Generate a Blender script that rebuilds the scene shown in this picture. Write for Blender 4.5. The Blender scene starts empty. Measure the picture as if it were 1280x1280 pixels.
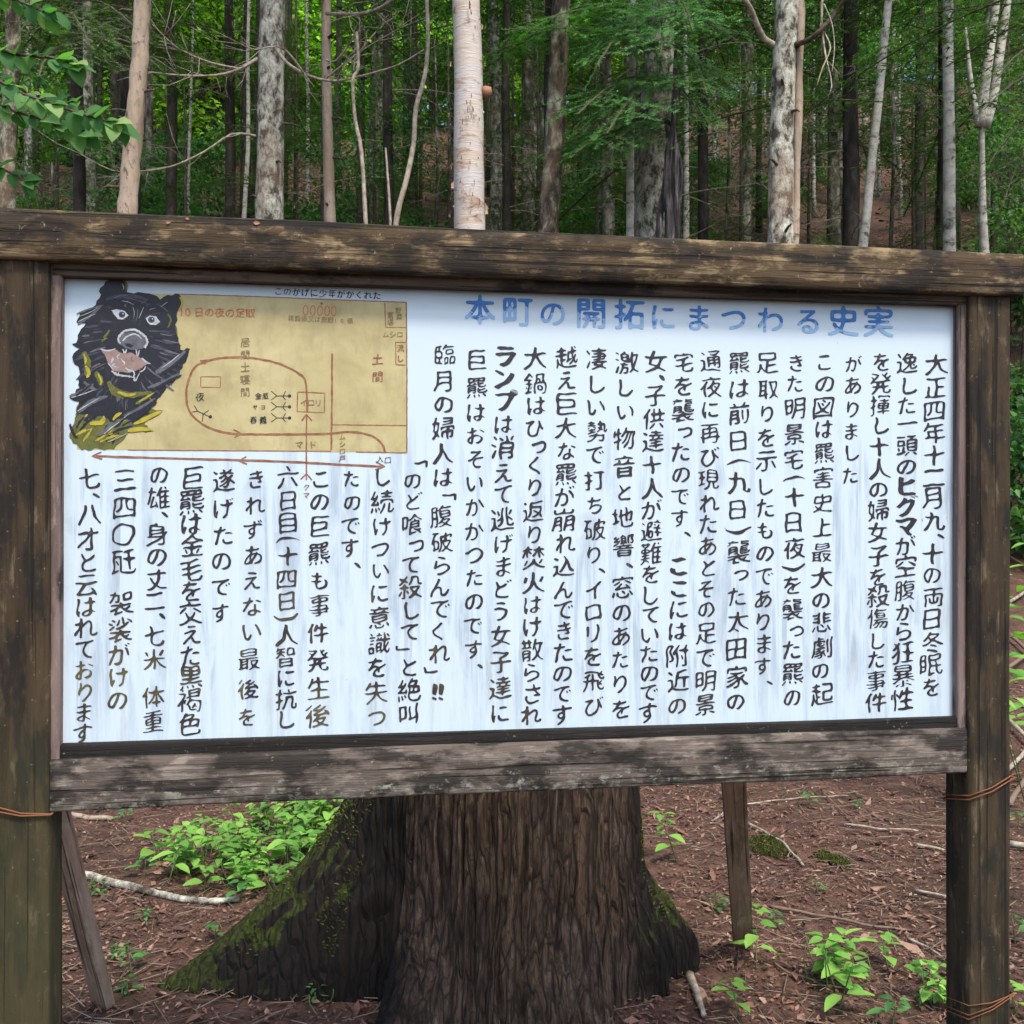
import bpy, bmesh, math, random
import numpy as np
from mathutils import Vector, noise
from mathutils.geometry import tessellate_polygon

R = math.radians
SC = bpy.context.scene
COL = SC.collection
rng = random.Random(7)
NR = np.random.RandomState(11)

# ------------------------------------------------------------------ camera, sky, sun, exposure
CAMZ = 1.5
cam_d = bpy.data.cameras.new("camera")
cam_d.sensor_width = 36.0
cam_d.lens = 36.0
cam_d.clip_end = 600
cam_d.clip_start = 0.05
cam = bpy.data.objects.new("camera", cam_d)
COL.objects.link(cam)
cam.location = (0, 0, CAMZ)
cam.rotation_euler = (R(90), 0, 0)
SC.camera = cam

SUN_EL, SUN_AZ = 58.0, 155.0          # azimuth clockwise from +Y (north)
w = bpy.data.worlds.new("World")
SC.world = w
w.use_nodes = True
wn = w.node_tree
bg = wn.nodes["Background"]
sky = wn.nodes.new("ShaderNodeTexSky")
sky.sky_type = 'NISHITA'
sky.sun_disc = False
sky.sun_elevation = R(SUN_EL)
sky.sun_rotation = R(SUN_AZ)
sky.air_density = 1.0
sky.dust_density = 2.5
sky.ozone_density = 1.0
wn.links.new(sky.outputs[0], bg.inputs[0])
bg.inputs[1].default_value = 0.12

sd = bpy.data.lights.new("sun", 'SUN')
sd.energy = 1.5
sd.angle = R(10)
sd.color = (1.0, 0.91, 0.78)
sun = bpy.data.objects.new("sun", sd)
COL.objects.link(sun)
az, el = R(SUN_AZ), R(SUN_EL)
sdir = Vector((math.sin(az) * math.cos(el), math.cos(az) * math.cos(el), math.sin(el)))
sun.rotation_euler = sdir.to_track_quat('Z', 'Y').to_euler()
sun.location = (4, -8, 14)

SC.view_settings.view_transform = 'Standard'
SC.view_settings.look = 'None'
SC.view_settings.exposure = 1.62
SC.view_settings.gamma = 1.0
SC.view_settings.use_curve_mapping = False
SC.cycles.max_bounces = 8
SC.cycles.transparent_max_bounces = 8
SC.cycles.use_denoising = True

# ------------------------------------------------------------------ node helpers
class Mat:
    def __init__(s, name):
        s.m = bpy.data.materials.new(name)
        s.m.use_nodes = True
        s.t = s.m.node_tree
        s.t.nodes.clear()
        s.out = s.t.nodes.new("ShaderNodeOutputMaterial")
    def n(s, typ, **kw):
        nd = s.t.nodes.new("ShaderNode" + typ)
        for k, v in kw.items():
            k2 = k.replace("_", " ")
            if k2 in nd.inputs:
                s.put(nd.inputs[k2], v)
            else:
                setattr(nd, k, v)
        return nd
    def put(s, inp, v):
        if isinstance(v, bpy.types.NodeSocket):
            s.t.links.new(v, inp)
        else:
            if inp.type == 'RGBA' and len(v) == 3:
                v = (*v, 1)
            inp.default_value = v
    def coord(s, scale=(1, 1, 1), kind="Object", loc=(0, 0, 0)):
        tc = s.n("TexCoord")
        mp = s.n("Mapping", Scale=scale, Location=loc)
        s.t.links.new(tc.outputs[kind], mp.inputs[0])
        return mp.outputs[0]
    def noise(s, vec, scale=5, detail=6, rough=0.6, dist=0.0):
        nd = s.n("TexNoise", Vector=vec, Scale=scale, Detail=detail, Roughness=rough, Distortion=dist)
        return nd.outputs[0]
    def voro(s, vec, scale=5, feature='F1', rand=1.0):
        nd = s.n("TexVoronoi", feature=feature, Vector=vec, Scale=scale, Randomness=rand)
        return nd.outputs[0]
    def ramp(s, f, stops, interp='LINEAR'):
        nd = s.n("ValToRGB")
        s.t.links.new(f, nd.inputs[0])
        cr = nd.color_ramp
        cr.interpolation = interp
        while len(cr.elements) < len(stops):
            cr.elements.new(0.5)
        for e, (p, c) in zip(cr.elements, stops):
            e.position = p
            e.color = (c, c, c, 1) if isinstance(c, (int, float)) else (*c, 1)
        return nd.outputs[0]
    def mix(s, f, a, b, mode='MIX'):
        nd = s.n("Mix", data_type='RGBA', blend_type=mode)
        s.put(nd.inputs[0], f)
        s.put(nd.inputs[6], a)
        s.put(nd.inputs[7], b)
        return nd.outputs[2]
    def math(s, op, a, b=0.5):
        nd = s.n("Math", operation=op)
        s.put(nd.inputs[0], a)
        s.put(nd.inputs[1], b)
        return nd.outputs[0]
    def sep(s, vec):
        nd = s.n("SeparateXYZ")
        s.t.links.new(vec, nd.inputs[0])
        return nd.outputs
    def bump(s, h, strength=0.5, dist=0.01):
        return s.n("Bump", Height=h, Strength=strength, Distance=dist).outputs[0]
    def principled(s, col, rough=0.8, nrm=None, spec=0.3):
        p = s.n("BsdfPrincipled")
        s.put(p.inputs["Base Color"], col)
        s.put(p.inputs["Roughness"], rough)
        s.put(p.inputs["Specular IOR Level"], spec)
        if nrm is not None:
            s.t.links.new(nrm, p.inputs["Normal"])
        s.t.links.new(p.outputs[0], s.out.inputs[0])
        return s.m

def simple(name, col, rough=0.7, spec=0.3):
    return Mat(name).principled(col, rough, None, spec)

# ------------------------------------------------------------------ object helpers
def mk(name, verts, faces, mat, parent=None, smooth=False, loc=None, midx=None):
    me = bpy.data.meshes.new(name)
    v = np.asarray(verts, dtype=np.float64)
    if isinstance(faces, np.ndarray):
        nf, k = faces.shape
        me.vertices.add(len(v)); me.vertices.foreach_set("co", v.ravel())
        me.loops.add(nf * k); me.loops.foreach_set("vertex_index", faces.ravel().astype(np.int32))
        me.polygons.add(nf)
        me.polygons.foreach_set("loop_start", np.arange(0, nf * k, k, dtype=np.int32))
        me.update(calc_edges=True)
    else:
        me.from_pydata([tuple(p) for p in v], [], [tuple(f) for f in faces])
    mats = mat if isinstance(mat, (list, tuple)) else [mat]
    for m in mats:
        me.materials.append(m)
    if midx is not None:
        me.polygons.foreach_set("material_index", np.asarray(midx, dtype=np.int32))
    if smooth:
        me.polygons.foreach_set("use_smooth", np.ones(len(me.polygons), dtype=bool))
    me.validate()
    me.update()
    o = bpy.data.objects.new(name, me)
    COL.objects.link(o)
    if parent is not None:
        o.parent = parent
    if loc is not None:
        o.location = loc
    return o

def link_mesh(name, me, parent=None):
    o = bpy.data.objects.new(name, me)
    COL.objects.link(o)
    o.parent = parent
    return o

def empty(name, loc, rz=0.0):
    o = bpy.data.objects.new(name, None)
    COL.objects.link(o)
    o.empty_display_size = 0.1
    o.location = loc
    o.rotation_euler = (0, 0, rz)
    return o

def tag(o, label, cat, group=None, kind=None):
    if label: o["label"] = label
    if cat: o["category"] = cat
    if group: o["group"] = group
    if kind: o["kind"] = kind
    return o

class Buf:
    """collects geometry (tris/quads in one polygon list) for one mesh"""
    def __init__(s):
        s.v, s.f, s.m, s.n = [], [], [], 0
    def add(s, v, f, mi=0):
        v = np.asarray(v, float)
        s.v.append(v)
        for q in f:
            s.f.append(tuple(int(i) + s.n for i in q))
        s.m.extend([mi] * len(f))
        s.n += len(v)
    def build(s, name, mat, parent=None, smooth=False):
        return mk(name, np.vstack(s.v), s.f, mat, parent, smooth, midx=s.m)

def tube(path, radii, n=8, cap=True, wob=0.0, seed=0):
    P = [Vector(p) for p in path]
    vs, fs = [], []
    m = len(P)
    up = None
    for i, p in enumerate(P):
        d = (P[min(i + 1, m - 1)] - P[max(i - 1, 0)]).normalized()
        if up is None:
            a = Vector((1, 0, 0)) if abs(d.x) < 0.8 else Vector((0, 1, 0))
            up = d.cross(a).normalized()
        up = (up - d * up.dot(d)).normalized()
        sd_ = d.cross(up)
        for k in range(n):
            t = 2 * math.pi * k / n
            r = radii[i]
            if wob:
                r *= 1 + wob * noise.noise(Vector((math.cos(t) * 1.3 + seed, math.sin(t) * 1.3, i * 0.7 + seed)))
            vs.append(p + up * (math.cos(t) * r) + sd_ * (math.sin(t) * r))
    for i in range(m - 1):
        for k in range(n):
            a, b = i * n + k, i * n + (k + 1) % n
            fs.append((a, b, b + n, a + n))
    if cap:
        fs.append(tuple(range(n))[::-1])
        fs.append(tuple(range((m - 1) * n, m * n)))
    return np.array([tuple(v) for v in vs]), fs

# pixel of the 1280 px photograph -> metres
def ray(px, py):
    return Vector(((px - 640) / 1280.0, 1.0, -(py - 640) / 1280.0))
def at(px, py, d):
    r = ray(px, py)
    return Vector((r.x * d, d, CAMZ + r.z * d))

# ------------------------------------------------------------------ terrain
def hgt(x, y):
    a = x / max(y, 1.0)
    a = max(-3.0, min(3.0, a))
    crest = 30 + 34 / (1 + math.exp(-(a + 0.02) * 9))
    t0 = 5.2
    y1 = min(max(y, t0), crest)
    u = y1 - t0
    z = 0.5 * (math.sqrt(u * u + 2.5 * 2.5) - 2.5)
    if y > crest:
        z += 0.10 * (1 - math.exp(-(y - crest) / 10)) * 10
    if y > 4.5:
        k = min(1, (y - 4.5) / 5)
        z += k * (0.35 * noise.noise(Vector((x * 0.18, y * 0.18, 3.1))) + 0.9 * noise.noise(Vector((x * 0.05, y * 0.05, 8.1))))
    if -1 < y < 60:
        z += 0.035 * noise.noise(Vector((x * 1.1, y * 1.1, 0))) + 0.012 * noise.noise(Vector((x * 4, y * 4, 2)))
    return z

def ground_at(px, py):
    r = ray(px, py)
    d = 2.3
    while d < 90:
        if CAMZ + r.z * d <= hgt(r.x * d, d):
            return Vector((r.x * d, d, hgt(r.x * d, d)))
        d += 0.01
    return Vector((r.x * d, d, hgt(r.x * d, d)))

# ------------------------------------------------------------------ materials
def m_ground():
    m = Mat("forest_soil")
    c = m.coord()
    big = m.noise(c, 0.8, 5, 0.6)
    mid = m.noise(c, 9, 8, 0.7)
    fine = m.noise(c, 70, 6, 0.75)
    col = m.ramp(mid, [(0.3, (0.022, 0.013, 0.010)), (0.5, (0.085, 0.042, 0.030)), (0.62, (0.145, 0.074, 0.053)), (0.78, (0.22, 0.135, 0.095))])
    col = m.mix(m.ramp(fine, [(0.45, 0.0), (0.7, 0.7)]), col, (0.17, 0.105, 0.075))
    col = m.mix(m.ramp(big, [(0.5, 0.0), (0.68, 0.5)]), col, (0.028, 0.026, 0.012))
    h = m.math('ADD', mid, m.math('MULTIPLY', fine, 0.6))
    return m.principled(col, 0.85, m.bump(h, 0.9, 0.03), 0.25)

def m_litter(name, stops, rough=0.7):
    m = Mat(name)
    g = m.n("NewGeometry")
    col = m.ramp(g.outputs["Random Per Island"], stops)
    col = m.mix(0.35, col, m.ramp(m.noise(m.coord(), 60, 3), [(0.3, 0.02), (0.7, (0.2, 0.13, 0.09))]))
    return m.principled(col, rough, None, 0.3)

def m_leaf(name, stops, trans=0.35, rough=0.5, tcol=None):
    m = Mat(name)
    g = m.n("NewGeometry")
    oi = m.n("ObjectInfo")
    col = m.ramp(g.outputs["Random Per Island"], stops)
    hs = m.n("HueSaturation", Color=col)
    m.put(hs.inputs["Value"], m.math('ADD', m.math('MULTIPLY', oi.outputs["Random"], 0.5), 0.75))
    col = hs.outputs[0]
    p = m.n("BsdfPrincipled")
    m.put(p.inputs["Base Color"], col)
    m.put(p.inputs["Roughness"], rough)
    m.put(p.inputs["Specular IOR Level"], 0.35)
    t = m.n("BsdfTranslucent")
    m.put(t.inputs[0], m.mix(1.0, col, tcol or (1.0, 1.25, 0.45), 'MULTIPLY'))
    mx = m.n("MixShader")
    mx.inputs[0].default_value = trans
    m.t.links.new(p.outputs[0], mx.inputs[1])
    m.t.links.new(t.outputs[0], mx.inputs[2])
    m.t.links.new(mx.outputs[0], m.out.inputs[0])
    return m.m

def m_timber(name, axis, dark, mid, pale, patch=0.5, lichen=0.0, black=0.45, green=False):
    m = Mat(name)
    sc = (2.2, 38, 38) if axis == 'x' else (38, 38, 2.2)
    sp = (9, 22, 22) if axis == 'x' else (22, 22, 7)
    grain = m.noise(m.coord(sc), 1.0, 8, 0.7, 0.4)
    fine = m.noise(m.coord(tuple(a * 4 for a in sc)), 1.0, 5, 0.7)
    blot = m.noise(m.coord(sp), 1.4, 9, 0.68, 0.3)
    blot2 = m.noise(m.coord(sp, loc=(7, 3, 1)), 0.9, 7, 0.62)
    col = m.ramp(grain, [(0.28, dark), (0.5, mid), (0.72, tuple(a * 1.5 for a in mid))])
    pf = m.math('MULTIPLY', m.ramp(blot, [(patch, 0.0), (patch + 0.09, 1.0)]), m.ramp(fine, [(0.36, 0.15), (0.6, 1.0)]))
    col = m.mix(pf, col, pale)
    col = m.mix(m.ramp(blot2, [(black, 0.85), (black + 0.10, 0.0)]), col, (0.010, 0.009, 0.008))
    spk = m.ramp(m.noise(m.coord((1, 1, 1)), 85, 4, 0.7), [(0.64, 0.0), (0.72, 0.75)])
    col = m.mix(spk, col, (0.24, 0.20, 0.14))
    if lichen:
        z = m.sep(m.coord())[2]
        edge = m.ramp(m.math('ADD', m.math('MULTIPLY', m.math('SUBTRACT', lichen, z), 3.2), m.math('MULTIPLY', m.noise(m.coord((1, 1, 1.6)), 40, 7, 0.72), 1.25)), [(0.80, 0.0), (0.90, 0.7)])
        lv = m.ramp(m.noise(m.coord((1, 1, 1)), 55, 5, 0.65), [(0.40, (0.10, 0.10, 0.075)), (0.62, (0.30, 0.31, 0.255))])
        col = m.mix(edge, col, lv)
    lines = m.noise(m.coord(tuple(a * (0.55 if a < 10 else 2.6) for a in sc), loc=(2, 2, 2)), 1.0, 4, 0.55, 0.2)
    lm = m.ramp(lines, [(0.36, 1.0), (0.41, 0.0)])
    col = m.mix(m.math('MULTIPLY', lm, 0.8), col, (0.007, 0.006, 0.005))
    if green:
        x, y, z = m.sep(m.coord())[:3]
        gm = m.math('MULTIPLY', m.ramp(m.math('ADD', m.math('MULTIPLY', m.math('SUBTRACT', 1.25, z), 1.2), m.noise(m.coord((5, 5, 1.4)), 1.5, 5)), [(0.55, 0.0), (0.95, 0.45)]), m.ramp(m.math('MULTIPLY', x, -1.0), [(0.3, 0.15), (0.6, 1.0)]))
        col = m.mix(gm, col, (0.045, 0.048, 0.018))
    h = m.math('ADD', m.math('SUBTRACT', grain, m.math('MULTIPLY', lm, 0.7)), m.math('MULTIPLY', fine, 0.6))
    return m.principled(col, 0.82, m.bump(h, 0.9, 0.005), 0.22)

def m_panel():
    m = Mat("painted_white_panel")
    streak = m.noise(m.coord((44, 1, 2.4)), 1.0, 8, 0.66, 0.5)
    cell = m.noise(m.coord((13, 1, 3.6), loc=(3, 0, 1)), 1.0, 5, 0.65, 0.5)
    fine = m.noise(m.coord((120, 1, 6)), 1.0, 3, 0.6)
    z = m.sep(m.coord())[2]
    fade = m.ramp(m.math('SUBTRACT', 1.86, z), [(0.14, 0.0), (0.32, 0.95), (0.66, 0.85), (0.85, 0.2)])
    f = m.math('MULTIPLY', m.math('MULTIPLY', m.ramp(streak, [(0.46, 0.0), (0.56, 1.0)]), m.ramp(cell, [(0.44, 0.08), (0.58, 1.0)])), fade)
    col = m.mix(f, (0.41, 0.500, 0.568), (0.265, 0.335, 0.405))
    col = m.mix(m.math('MULTIPLY', m.ramp(fine, [(0.5, 0.0), (0.75, 0.45)]), fade), col, (0.50, 0.565, 0.63))
    low = m.math('MULTIPLY', m.ramp(m.noise(m.coord((22, 1, 2.4), loc=(1, 5, 2)), 1.0, 6, 0.7), [(0.54, 0.0), (0.68, 0.5)]), m.ramp(m.math('SUBTRACT', 1.86, z), [(0.35, 0.0), (0.7, 0.9)]))
    col = m.mix(low, col, (0.20, 0.22, 0.19))
    # darker band along the top, under the beam
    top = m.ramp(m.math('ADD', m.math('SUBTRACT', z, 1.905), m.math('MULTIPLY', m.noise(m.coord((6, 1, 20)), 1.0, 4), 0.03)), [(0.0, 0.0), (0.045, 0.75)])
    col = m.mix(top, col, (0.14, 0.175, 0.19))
    spots = m.ramp(m.noise(m.coord(), 42, 2, 0.5), [(0.755, 0.0), (0.78, 0.8)])
    col = m.mix(spots, col, (0.16, 0.17, 0.2))
    return m.principled(col, 0.42, m.bump(streak, 0.12, 0.002), 0.35)

def m_paint(name, col, wear=0.25, under=(0.62, 0.70, 0.78), rough=0.5):
    m = Mat(name)
    a = m.noise(m.coord((30, 1, 30)), 2.2, 6, 0.7)
    c = m.mix(m.ramp(a, [(0.66 - wear, 0.0), (0.92 - wear * 0.5, 0.85)]), col, under)
    return m.principled(c, rough, None, 0.3)

def m_bark(name, a, b, c, sz=4.0, stretch=0.5, thr=(0.42, 0.55), bump=0.6, moss=0.0, scars=0.0):
    """two-tone blotchy bark with fine speckle"""
    m = Mat(name)
    v = m.coord((1, 1, stretch))
    n1 = m.noise(v, sz, 9, 0.7, 0.3)
    n2 = m.noise(m.coord((1, 1, 0.8), loc=(4, 2, 9)), sz * 6, 6, 0.7)
    n3 = m.noise(m.coord((1, 1, 1), loc=(9, 2, 1)), sz * 0.5, 5, 0.6)
    col = m.ramp(n1, [(thr[0], a), (thr[1], b), (thr[1] + 0.16, c)])
    col = m.mix(m.ramp(n2, [(0.55, 0.0), (0.72, 0.8)]), col, tuple(q * 0.45 for q in a))
    if scars:
        s1 = m.noise(m.coord((5, 5, 3.2), loc=(1, 7, 4)), 1.6, 6, 0.75, 0.4)
        col = m.mix(m.ramp(s1, [(0.60, 0.0), (0.66, scars)]), col, (0.05, 0.032, 0.022))
        s2 = m.noise(m.coord((2, 2, 0.7), loc=(3, 1, 4)), 1.6, 5, 0.7, 0.4)
        col = m.mix(m.ramp(s2, [(0.52, 0.0), (0.60, 0.6 * scars)]), col, (0.20, 0.135, 0.09))
    if moss:
        col = m.mix(m.ramp(n3, [(0.62 - moss, 0.0), (0.8 - moss, 0.85)]), col, (0.035, 0.045, 0.012))
    return m.principled(col, 0.85, m.bump(m.math('ADD', n1, m.math('MULTIPLY', n2, 0.6)), bump, 0.02), 0.25)

def m_birch(name, base=(0.39, 0.35, 0.31), alt=(0.36, 0.345, 0.345)):
    m = Mat(name)
    band = m.noise(m.coord((0.7, 0.7, 3.0)), 1.6, 4, 0.6, 0.2)
    peel = m.noise(m.coord((3.0, 3.0, 7.0), loc=(2, 1, 5)), 1.4, 9, 0.72, 0.5)
    lent = m.noise(m.coord((10, 10, 90)), 1.0, 3, 0.5)
    col = m.ramp(band, [(0.36, alt), (0.52, base), (0.66, (0.35, 0.28, 0.215))])
    col = m.mix(m.ramp(peel, [(0.54, 0.0), (0.60, 0.8)]), col, (0.25, 0.16, 0.105))
    col = m.mix(m.ramp(peel, [(0.62, 0.0), (0.67, 0.9)]), col, (0.07, 0.045, 0.035))
    col = m.mix(m.ramp(lent, [(0.64, 0.0), (0.70, 0.55)]), col, (0.16, 0.12, 0.10))
    return m.principled(col, 0.6, m.bump(m.math('ADD', peel, lent), 0.5, 0.01), 0.35)

def m_stump():
    m = Mat("old_fissured_bark")
    wv = m.n("VectorMath", operation='ADD')
    nz = m.n("TexNoise", Vector=m.coord((1, 1, 0.4)), Scale=7, Detail=3)
    sc_ = m.n("VectorMath", operation='SCALE'); m.put(sc_.inputs[0], nz.outputs[1]); sc_.inputs["Scale"].default_value = 0.10
    m.put(wv.inputs[0], m.coord((1, 1, 0.075))); m.put(wv.inputs[1], sc_.outputs[0])
    crack = m.voro(wv.outputs[0], 32, 'DISTANCE_TO_EDGE')
    crack2 = m.voro(wv.outputs[0], 95, 'DISTANCE_TO_EDGE')
    n1 = m.noise(m.coord((1, 1, 0.07)), 42, 9, 0.7, 0.3)
    n2 = m.noise(m.coord((1, 1, 0.55)), 60, 7, 0.75)
    n3 = m.noise(m.coord((1, 1, 0.6), loc=(3, 3, 3)), 2.6, 5, 0.6)
    ridge = m.ramp(n1, [(0.32, (0.028, 0.019, 0.014)), (0.5, (0.085, 0.056, 0.040)), (0.68, (0.17, 0.120, 0.088))])
    ridge = m.mix(m.ramp(n3, [(0.50, 0.0), (0.68, 0.55)]), ridge, (0.17, 0.105, 0.06))
    ridge = m.mix(m.ramp(n2, [(0.55, 0.0), (0.75, 0.5)]), ridge, (0.25, 0.19, 0.145))
    col = m.mix(m.ramp(crack, [(0.0, 0.8), (0.14, 0.0)]), ridge, (0.010, 0.009, 0.007))
    col = m.mix(m.ramp(crack2, [(0.0, 0.7), (0.12, 0.0)]), col, (0.022, 0.015, 0.012))
    # flanks darker to left and right, and moss on the spreading roots
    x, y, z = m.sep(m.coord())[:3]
    flank_l = m.ramp(m.math('ADD', m.math('MULTIPLY', x, -1.0), m.math('MULTIPLY', n3, 0.3)), [(0.36, 0.0), (0.50, 0.92)])
    col = m.mix(flank_l, col, (0.0055, 0.005, 0.0045))
    flank_r = m.ramp(m.math('ADD', x, m.math('MULTIPLY', n3, 0.3)), [(0.50, 0.0), (0.60, 0.88)])
    col = m.mix(flank_r, col, (0.0055, 0.005, 0.0045))
    g = m.n("NewGeometry")
    nzz = m.sep(g.outputs["Normal"])[2]
    ms = m.math('MULTIPLY', m.ramp(m.math('ADD', nzz, m.math('MULTIPLY', m.noise(m.coord(), 9, 6, 0.7), 1.1)), [(0.99, 0.0), (1.15, 0.9)]), m.ramp(m.math('ABSOLUTE', x), [(0.36, 0.0), (0.44, 1.0)]))
    mc = m.ramp(m.noise(m.coord(), 40, 5, 0.7), [(0.35, (0.012, 0.016, 0.003)), (0.6, (0.04, 0.052, 0.008)), (0.8, (0.08, 0.095, 0.016))])
    col = m.mix(ms, col, mc)
    col = m.mix(m.ramp(m.noise(m.coord((1, 1, 0.35), loc=(6, 1, 2)), 3.5, 6, 0.65), [(0.50, 0.0), (0.66, 0.75)]), col, m.mix(0.35, (0.012, 0.009, 0.007), col))
    h = m.math('ADD', m.ramp(crack, [(0.0, 0.0), (0.22, 1.0)]), m.math('ADD', m.math('MULTIPLY', n1, 1.0), m.math('MULTIPLY', n2, 0.5)))
    return m.principled(col, 0.82, m.bump(h, 0.85, 0.014), 0.18)

M = {}
M['soil'] = m_ground()
M['litter'] = m_litter("leaf_litter", [(0.0, (0.035, 0.017, 0.012)), (0.35, (0.115, 0.048, 0.034)), (0.65, (0.22, 0.098, 0.068)), (0.9, (0.33, 0.19, 0.135)), (1.0, (0.38, 0.28, 0.20))])
M['twig'] = m_litter("dead_twigs", [(0.0, (0.05, 0.032, 0.025)), (0.5, (0.13, 0.085, 0.062)), (1.0, (0.32, 0.25, 0.19))])
M['beam'] = m_timber("weathered_beam_wood", 'x', (0.016, 0.011, 0.006), (0.056, 0.038, 0.020), (0.24, 0.178, 0.098), 0.50, 0, 0.43)
M['rail'] = m_timber("weathered_rail_wood", 'x', (0.026, 0.020, 0.015), (0.088, 0.072, 0.060), (0.20, 0.17, 0.145), 0.49, 1.022, 0.44)
M['post'] = m_timber("weathered_post_wood", 'z', (0.012, 0.008, 0.005), (0.038, 0.026, 0.014), (0.12, 0.094, 0.058), 0.55, 0, 0.42, True)
M['mould'] = m_timber("moulding_wood", 'z', (0.055, 0.040, 0.035), (0.135, 0.10, 0.09), (0.26, 0.21, 0.19), 0.55, 0, 0.34)
M['mouldx'] = m_timber("moulding_top_wood", 'x', (0.025, 0.018, 0.013), (0.075, 0.056, 0.042), (0.16, 0.12, 0.09), 0.58, 0, 0.38)
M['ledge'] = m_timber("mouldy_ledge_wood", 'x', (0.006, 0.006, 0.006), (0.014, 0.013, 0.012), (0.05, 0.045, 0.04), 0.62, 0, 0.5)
M['brace'] = m_timber("brace_wood", 'z', (0.09, 0.062, 0.042), (0.19, 0.132, 0.092), (0.28, 0.21, 0.16), 0.5, 0, 0.3)
M['brace_edge_lit'] = m_timber("skylit_brace_edge", 'z', (0.26, 0.19, 0.14), (0.42, 0.32, 0.25), (0.5, 0.41, 0.33), 0.5, 0, 0.2)  # sky light on the brace's edge, put into the wood colour
M['panel'] = m_panel()
M['ink'] = m_paint("black_lettering_paint", (0.022, 0.018, 0.020), 0.12, (0.12, 0.11, 0.09))
def m_ink():
    m = Mat("black_lettering_paint")
    x, y, z = m.sep(m.coord())[:3]
    n = m.noise(m.coord((5, 1, 4)), 1.6, 5, 0.65)
    f = m.math('MULTIPLY', m.ramp(n, [(0.46, 0.0), (0.60, 1.0)]), m.ramp(m.math('SUBTRACT', 1.6, z), [(0.12, 0.0), (0.45, 0.85)]))
    f = m.math('MULTIPLY', f, m.ramp(m.math('MULTIPLY', x, -1.0), [(0.0, 0.25), (0.35, 1.0)]))
    col = m.mix(f, (0.018, 0.015, 0.017), (0.10, 0.082, 0.036))
    w_ = m.noise(m.coord((30, 1, 30)), 2.5, 6, 0.7)
    col = m.mix(m.ramp(w_, [(0.56, 0.0), (0.74, 0.6)]), col, (0.16, 0.15, 0.15))
    return m.principled(col, 0.5, None, 0.3)
M['ink'] = m_ink()
def m_blue():
    m = Mat("blue_title_paint")
    x, y, z = m.sep(m.coord())[:3]
    a = m.noise(m.coord((9, 1, 14)), 1.5, 6, 0.7)
    b = m.noise(m.coord((40, 1, 40)), 1.5, 5, 0.7)
    f = m.math('ADD', m.math('MULTIPLY', m.math('SUBTRACT', 1.900, z), 7.0), m.math('ADD', m.math('MULTIPLY', a, 1.3), m.math('MULTIPLY', b, 0.5)))
    col = m.mix(m.ramp(b, [(0.4, 0.0), (0.7, 0.5)]), (0.012, 0.095, 0.30), (0.05, 0.20, 0.42))
    col = m.mix(m.ramp(f, [(0.96, 0.0), (1.10, 0.75)]), col, (0.24, 0.39, 0.56))
    return m.principled(col, 0.5, None, 0.3)
M['blue'] = m_blue()
M['red'] = m_paint("red_line_paint", (0.17, 0.055, 0.026), 0.24, (0.30, 0.20, 0.10))
M['orange'] = m_paint("orange_lettering_paint", (0.32, 0.080, 0.022), 0.22, (0.36, 0.25, 0.12))
M['brown'] = m_paint("brown_lettering_paint", (0.14, 0.085, 0.04), 0.28, (0.30, 0.25, 0.12))
M['wire'] = simple("rusty_wire", (0.15, 0.055, 0.022), 0.75, 0.4)
def m_ochre():
    m = Mat("ochre_plan_paint")
    a = m.noise(m.coord((3, 1, 4)), 2.2, 6, 0.65, 0.3)
    b = m.noise(m.coord((30, 1, 12)), 1.2, 6, 0.7)
    col = m.ramp(a, [(0.3, (0.25, 0.215, 0.10)), (0.5, (0.34, 0.295, 0.145)), (0.72, (0.41, 0.365, 0.20))])
    col = m.mix(m.ramp(b, [(0.50, 0.0), (0.70, 0.6)]), col, (0.21, 0.185, 0.095))
    return m.principled(col, 0.5, None, 0.3)
M['ochre'] = m_ochre()
M['stump'] = m_stump()
M['birch'] = m_birch("peeling_birch_bark")
M['birch_grey'] = m_bark("grey_birch_bark", (0.05, 0.045, 0.04), (0.30, 0.29, 0.255), (0.46, 0.44, 0.39), 7, 1.6, (0.34, 0.44), 0.4)
M['lichen'] = m_bark("lichen_white_bark", (0.05, 0.042, 0.032), (0.25, 0.245, 0.20), (0.56, 0.56, 0.475), 13, 0.6, (0.42, 0.50), 0.7, 0, 0.7)
M['lichen_dark'] = m_bark("lichen_dark_bark", (0.028, 0.022, 0.017), (0.12, 0.10, 0.07), (0.40, 0.41, 0.31), 9, 0.5, (0.43, 0.53), 0.8, 0.06, 0.6)
M['dead'] = m_bark("bare_dead_wood", (0.12, 0.09, 0.065), (0.285, 0.228, 0.172), (0.38, 0.31, 0.24), 3.5, 0.22, (0.30, 0.5), 0.5, 0, 0.85)
M['fir_bark'] = m_bark("dark_fir_bark", (0.014, 0.011, 0.009), (0.045, 0.037, 0.030), (0.11, 0.10, 0.085), 6, 0.35, (0.42, 0.56), 0.7)
M['grey_bark'] = m_bark("grey_fir_bark", (0.030, 0.024, 0.019), (0.13, 0.12, 0.095), (0.34, 0.335, 0.28), 6, 0.5, (0.42, 0.54), 0.6)
M['snag'] = m_bark("silvered_root_wood", (0.015, 0.013, 0.014), (0.075, 0.066, 0.068), (0.30, 0.28, 0.29), 14, 0.12, (0.44, 0.55), 0.9)
M['deadbr'] = m_bark("dead_branch_bark", (0.12, 0.095, 0.07), (0.27, 0.23, 0.18), (0.40, 0.36, 0.29), 20, 0.6, (0.35, 0.5), 0.3)
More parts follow.
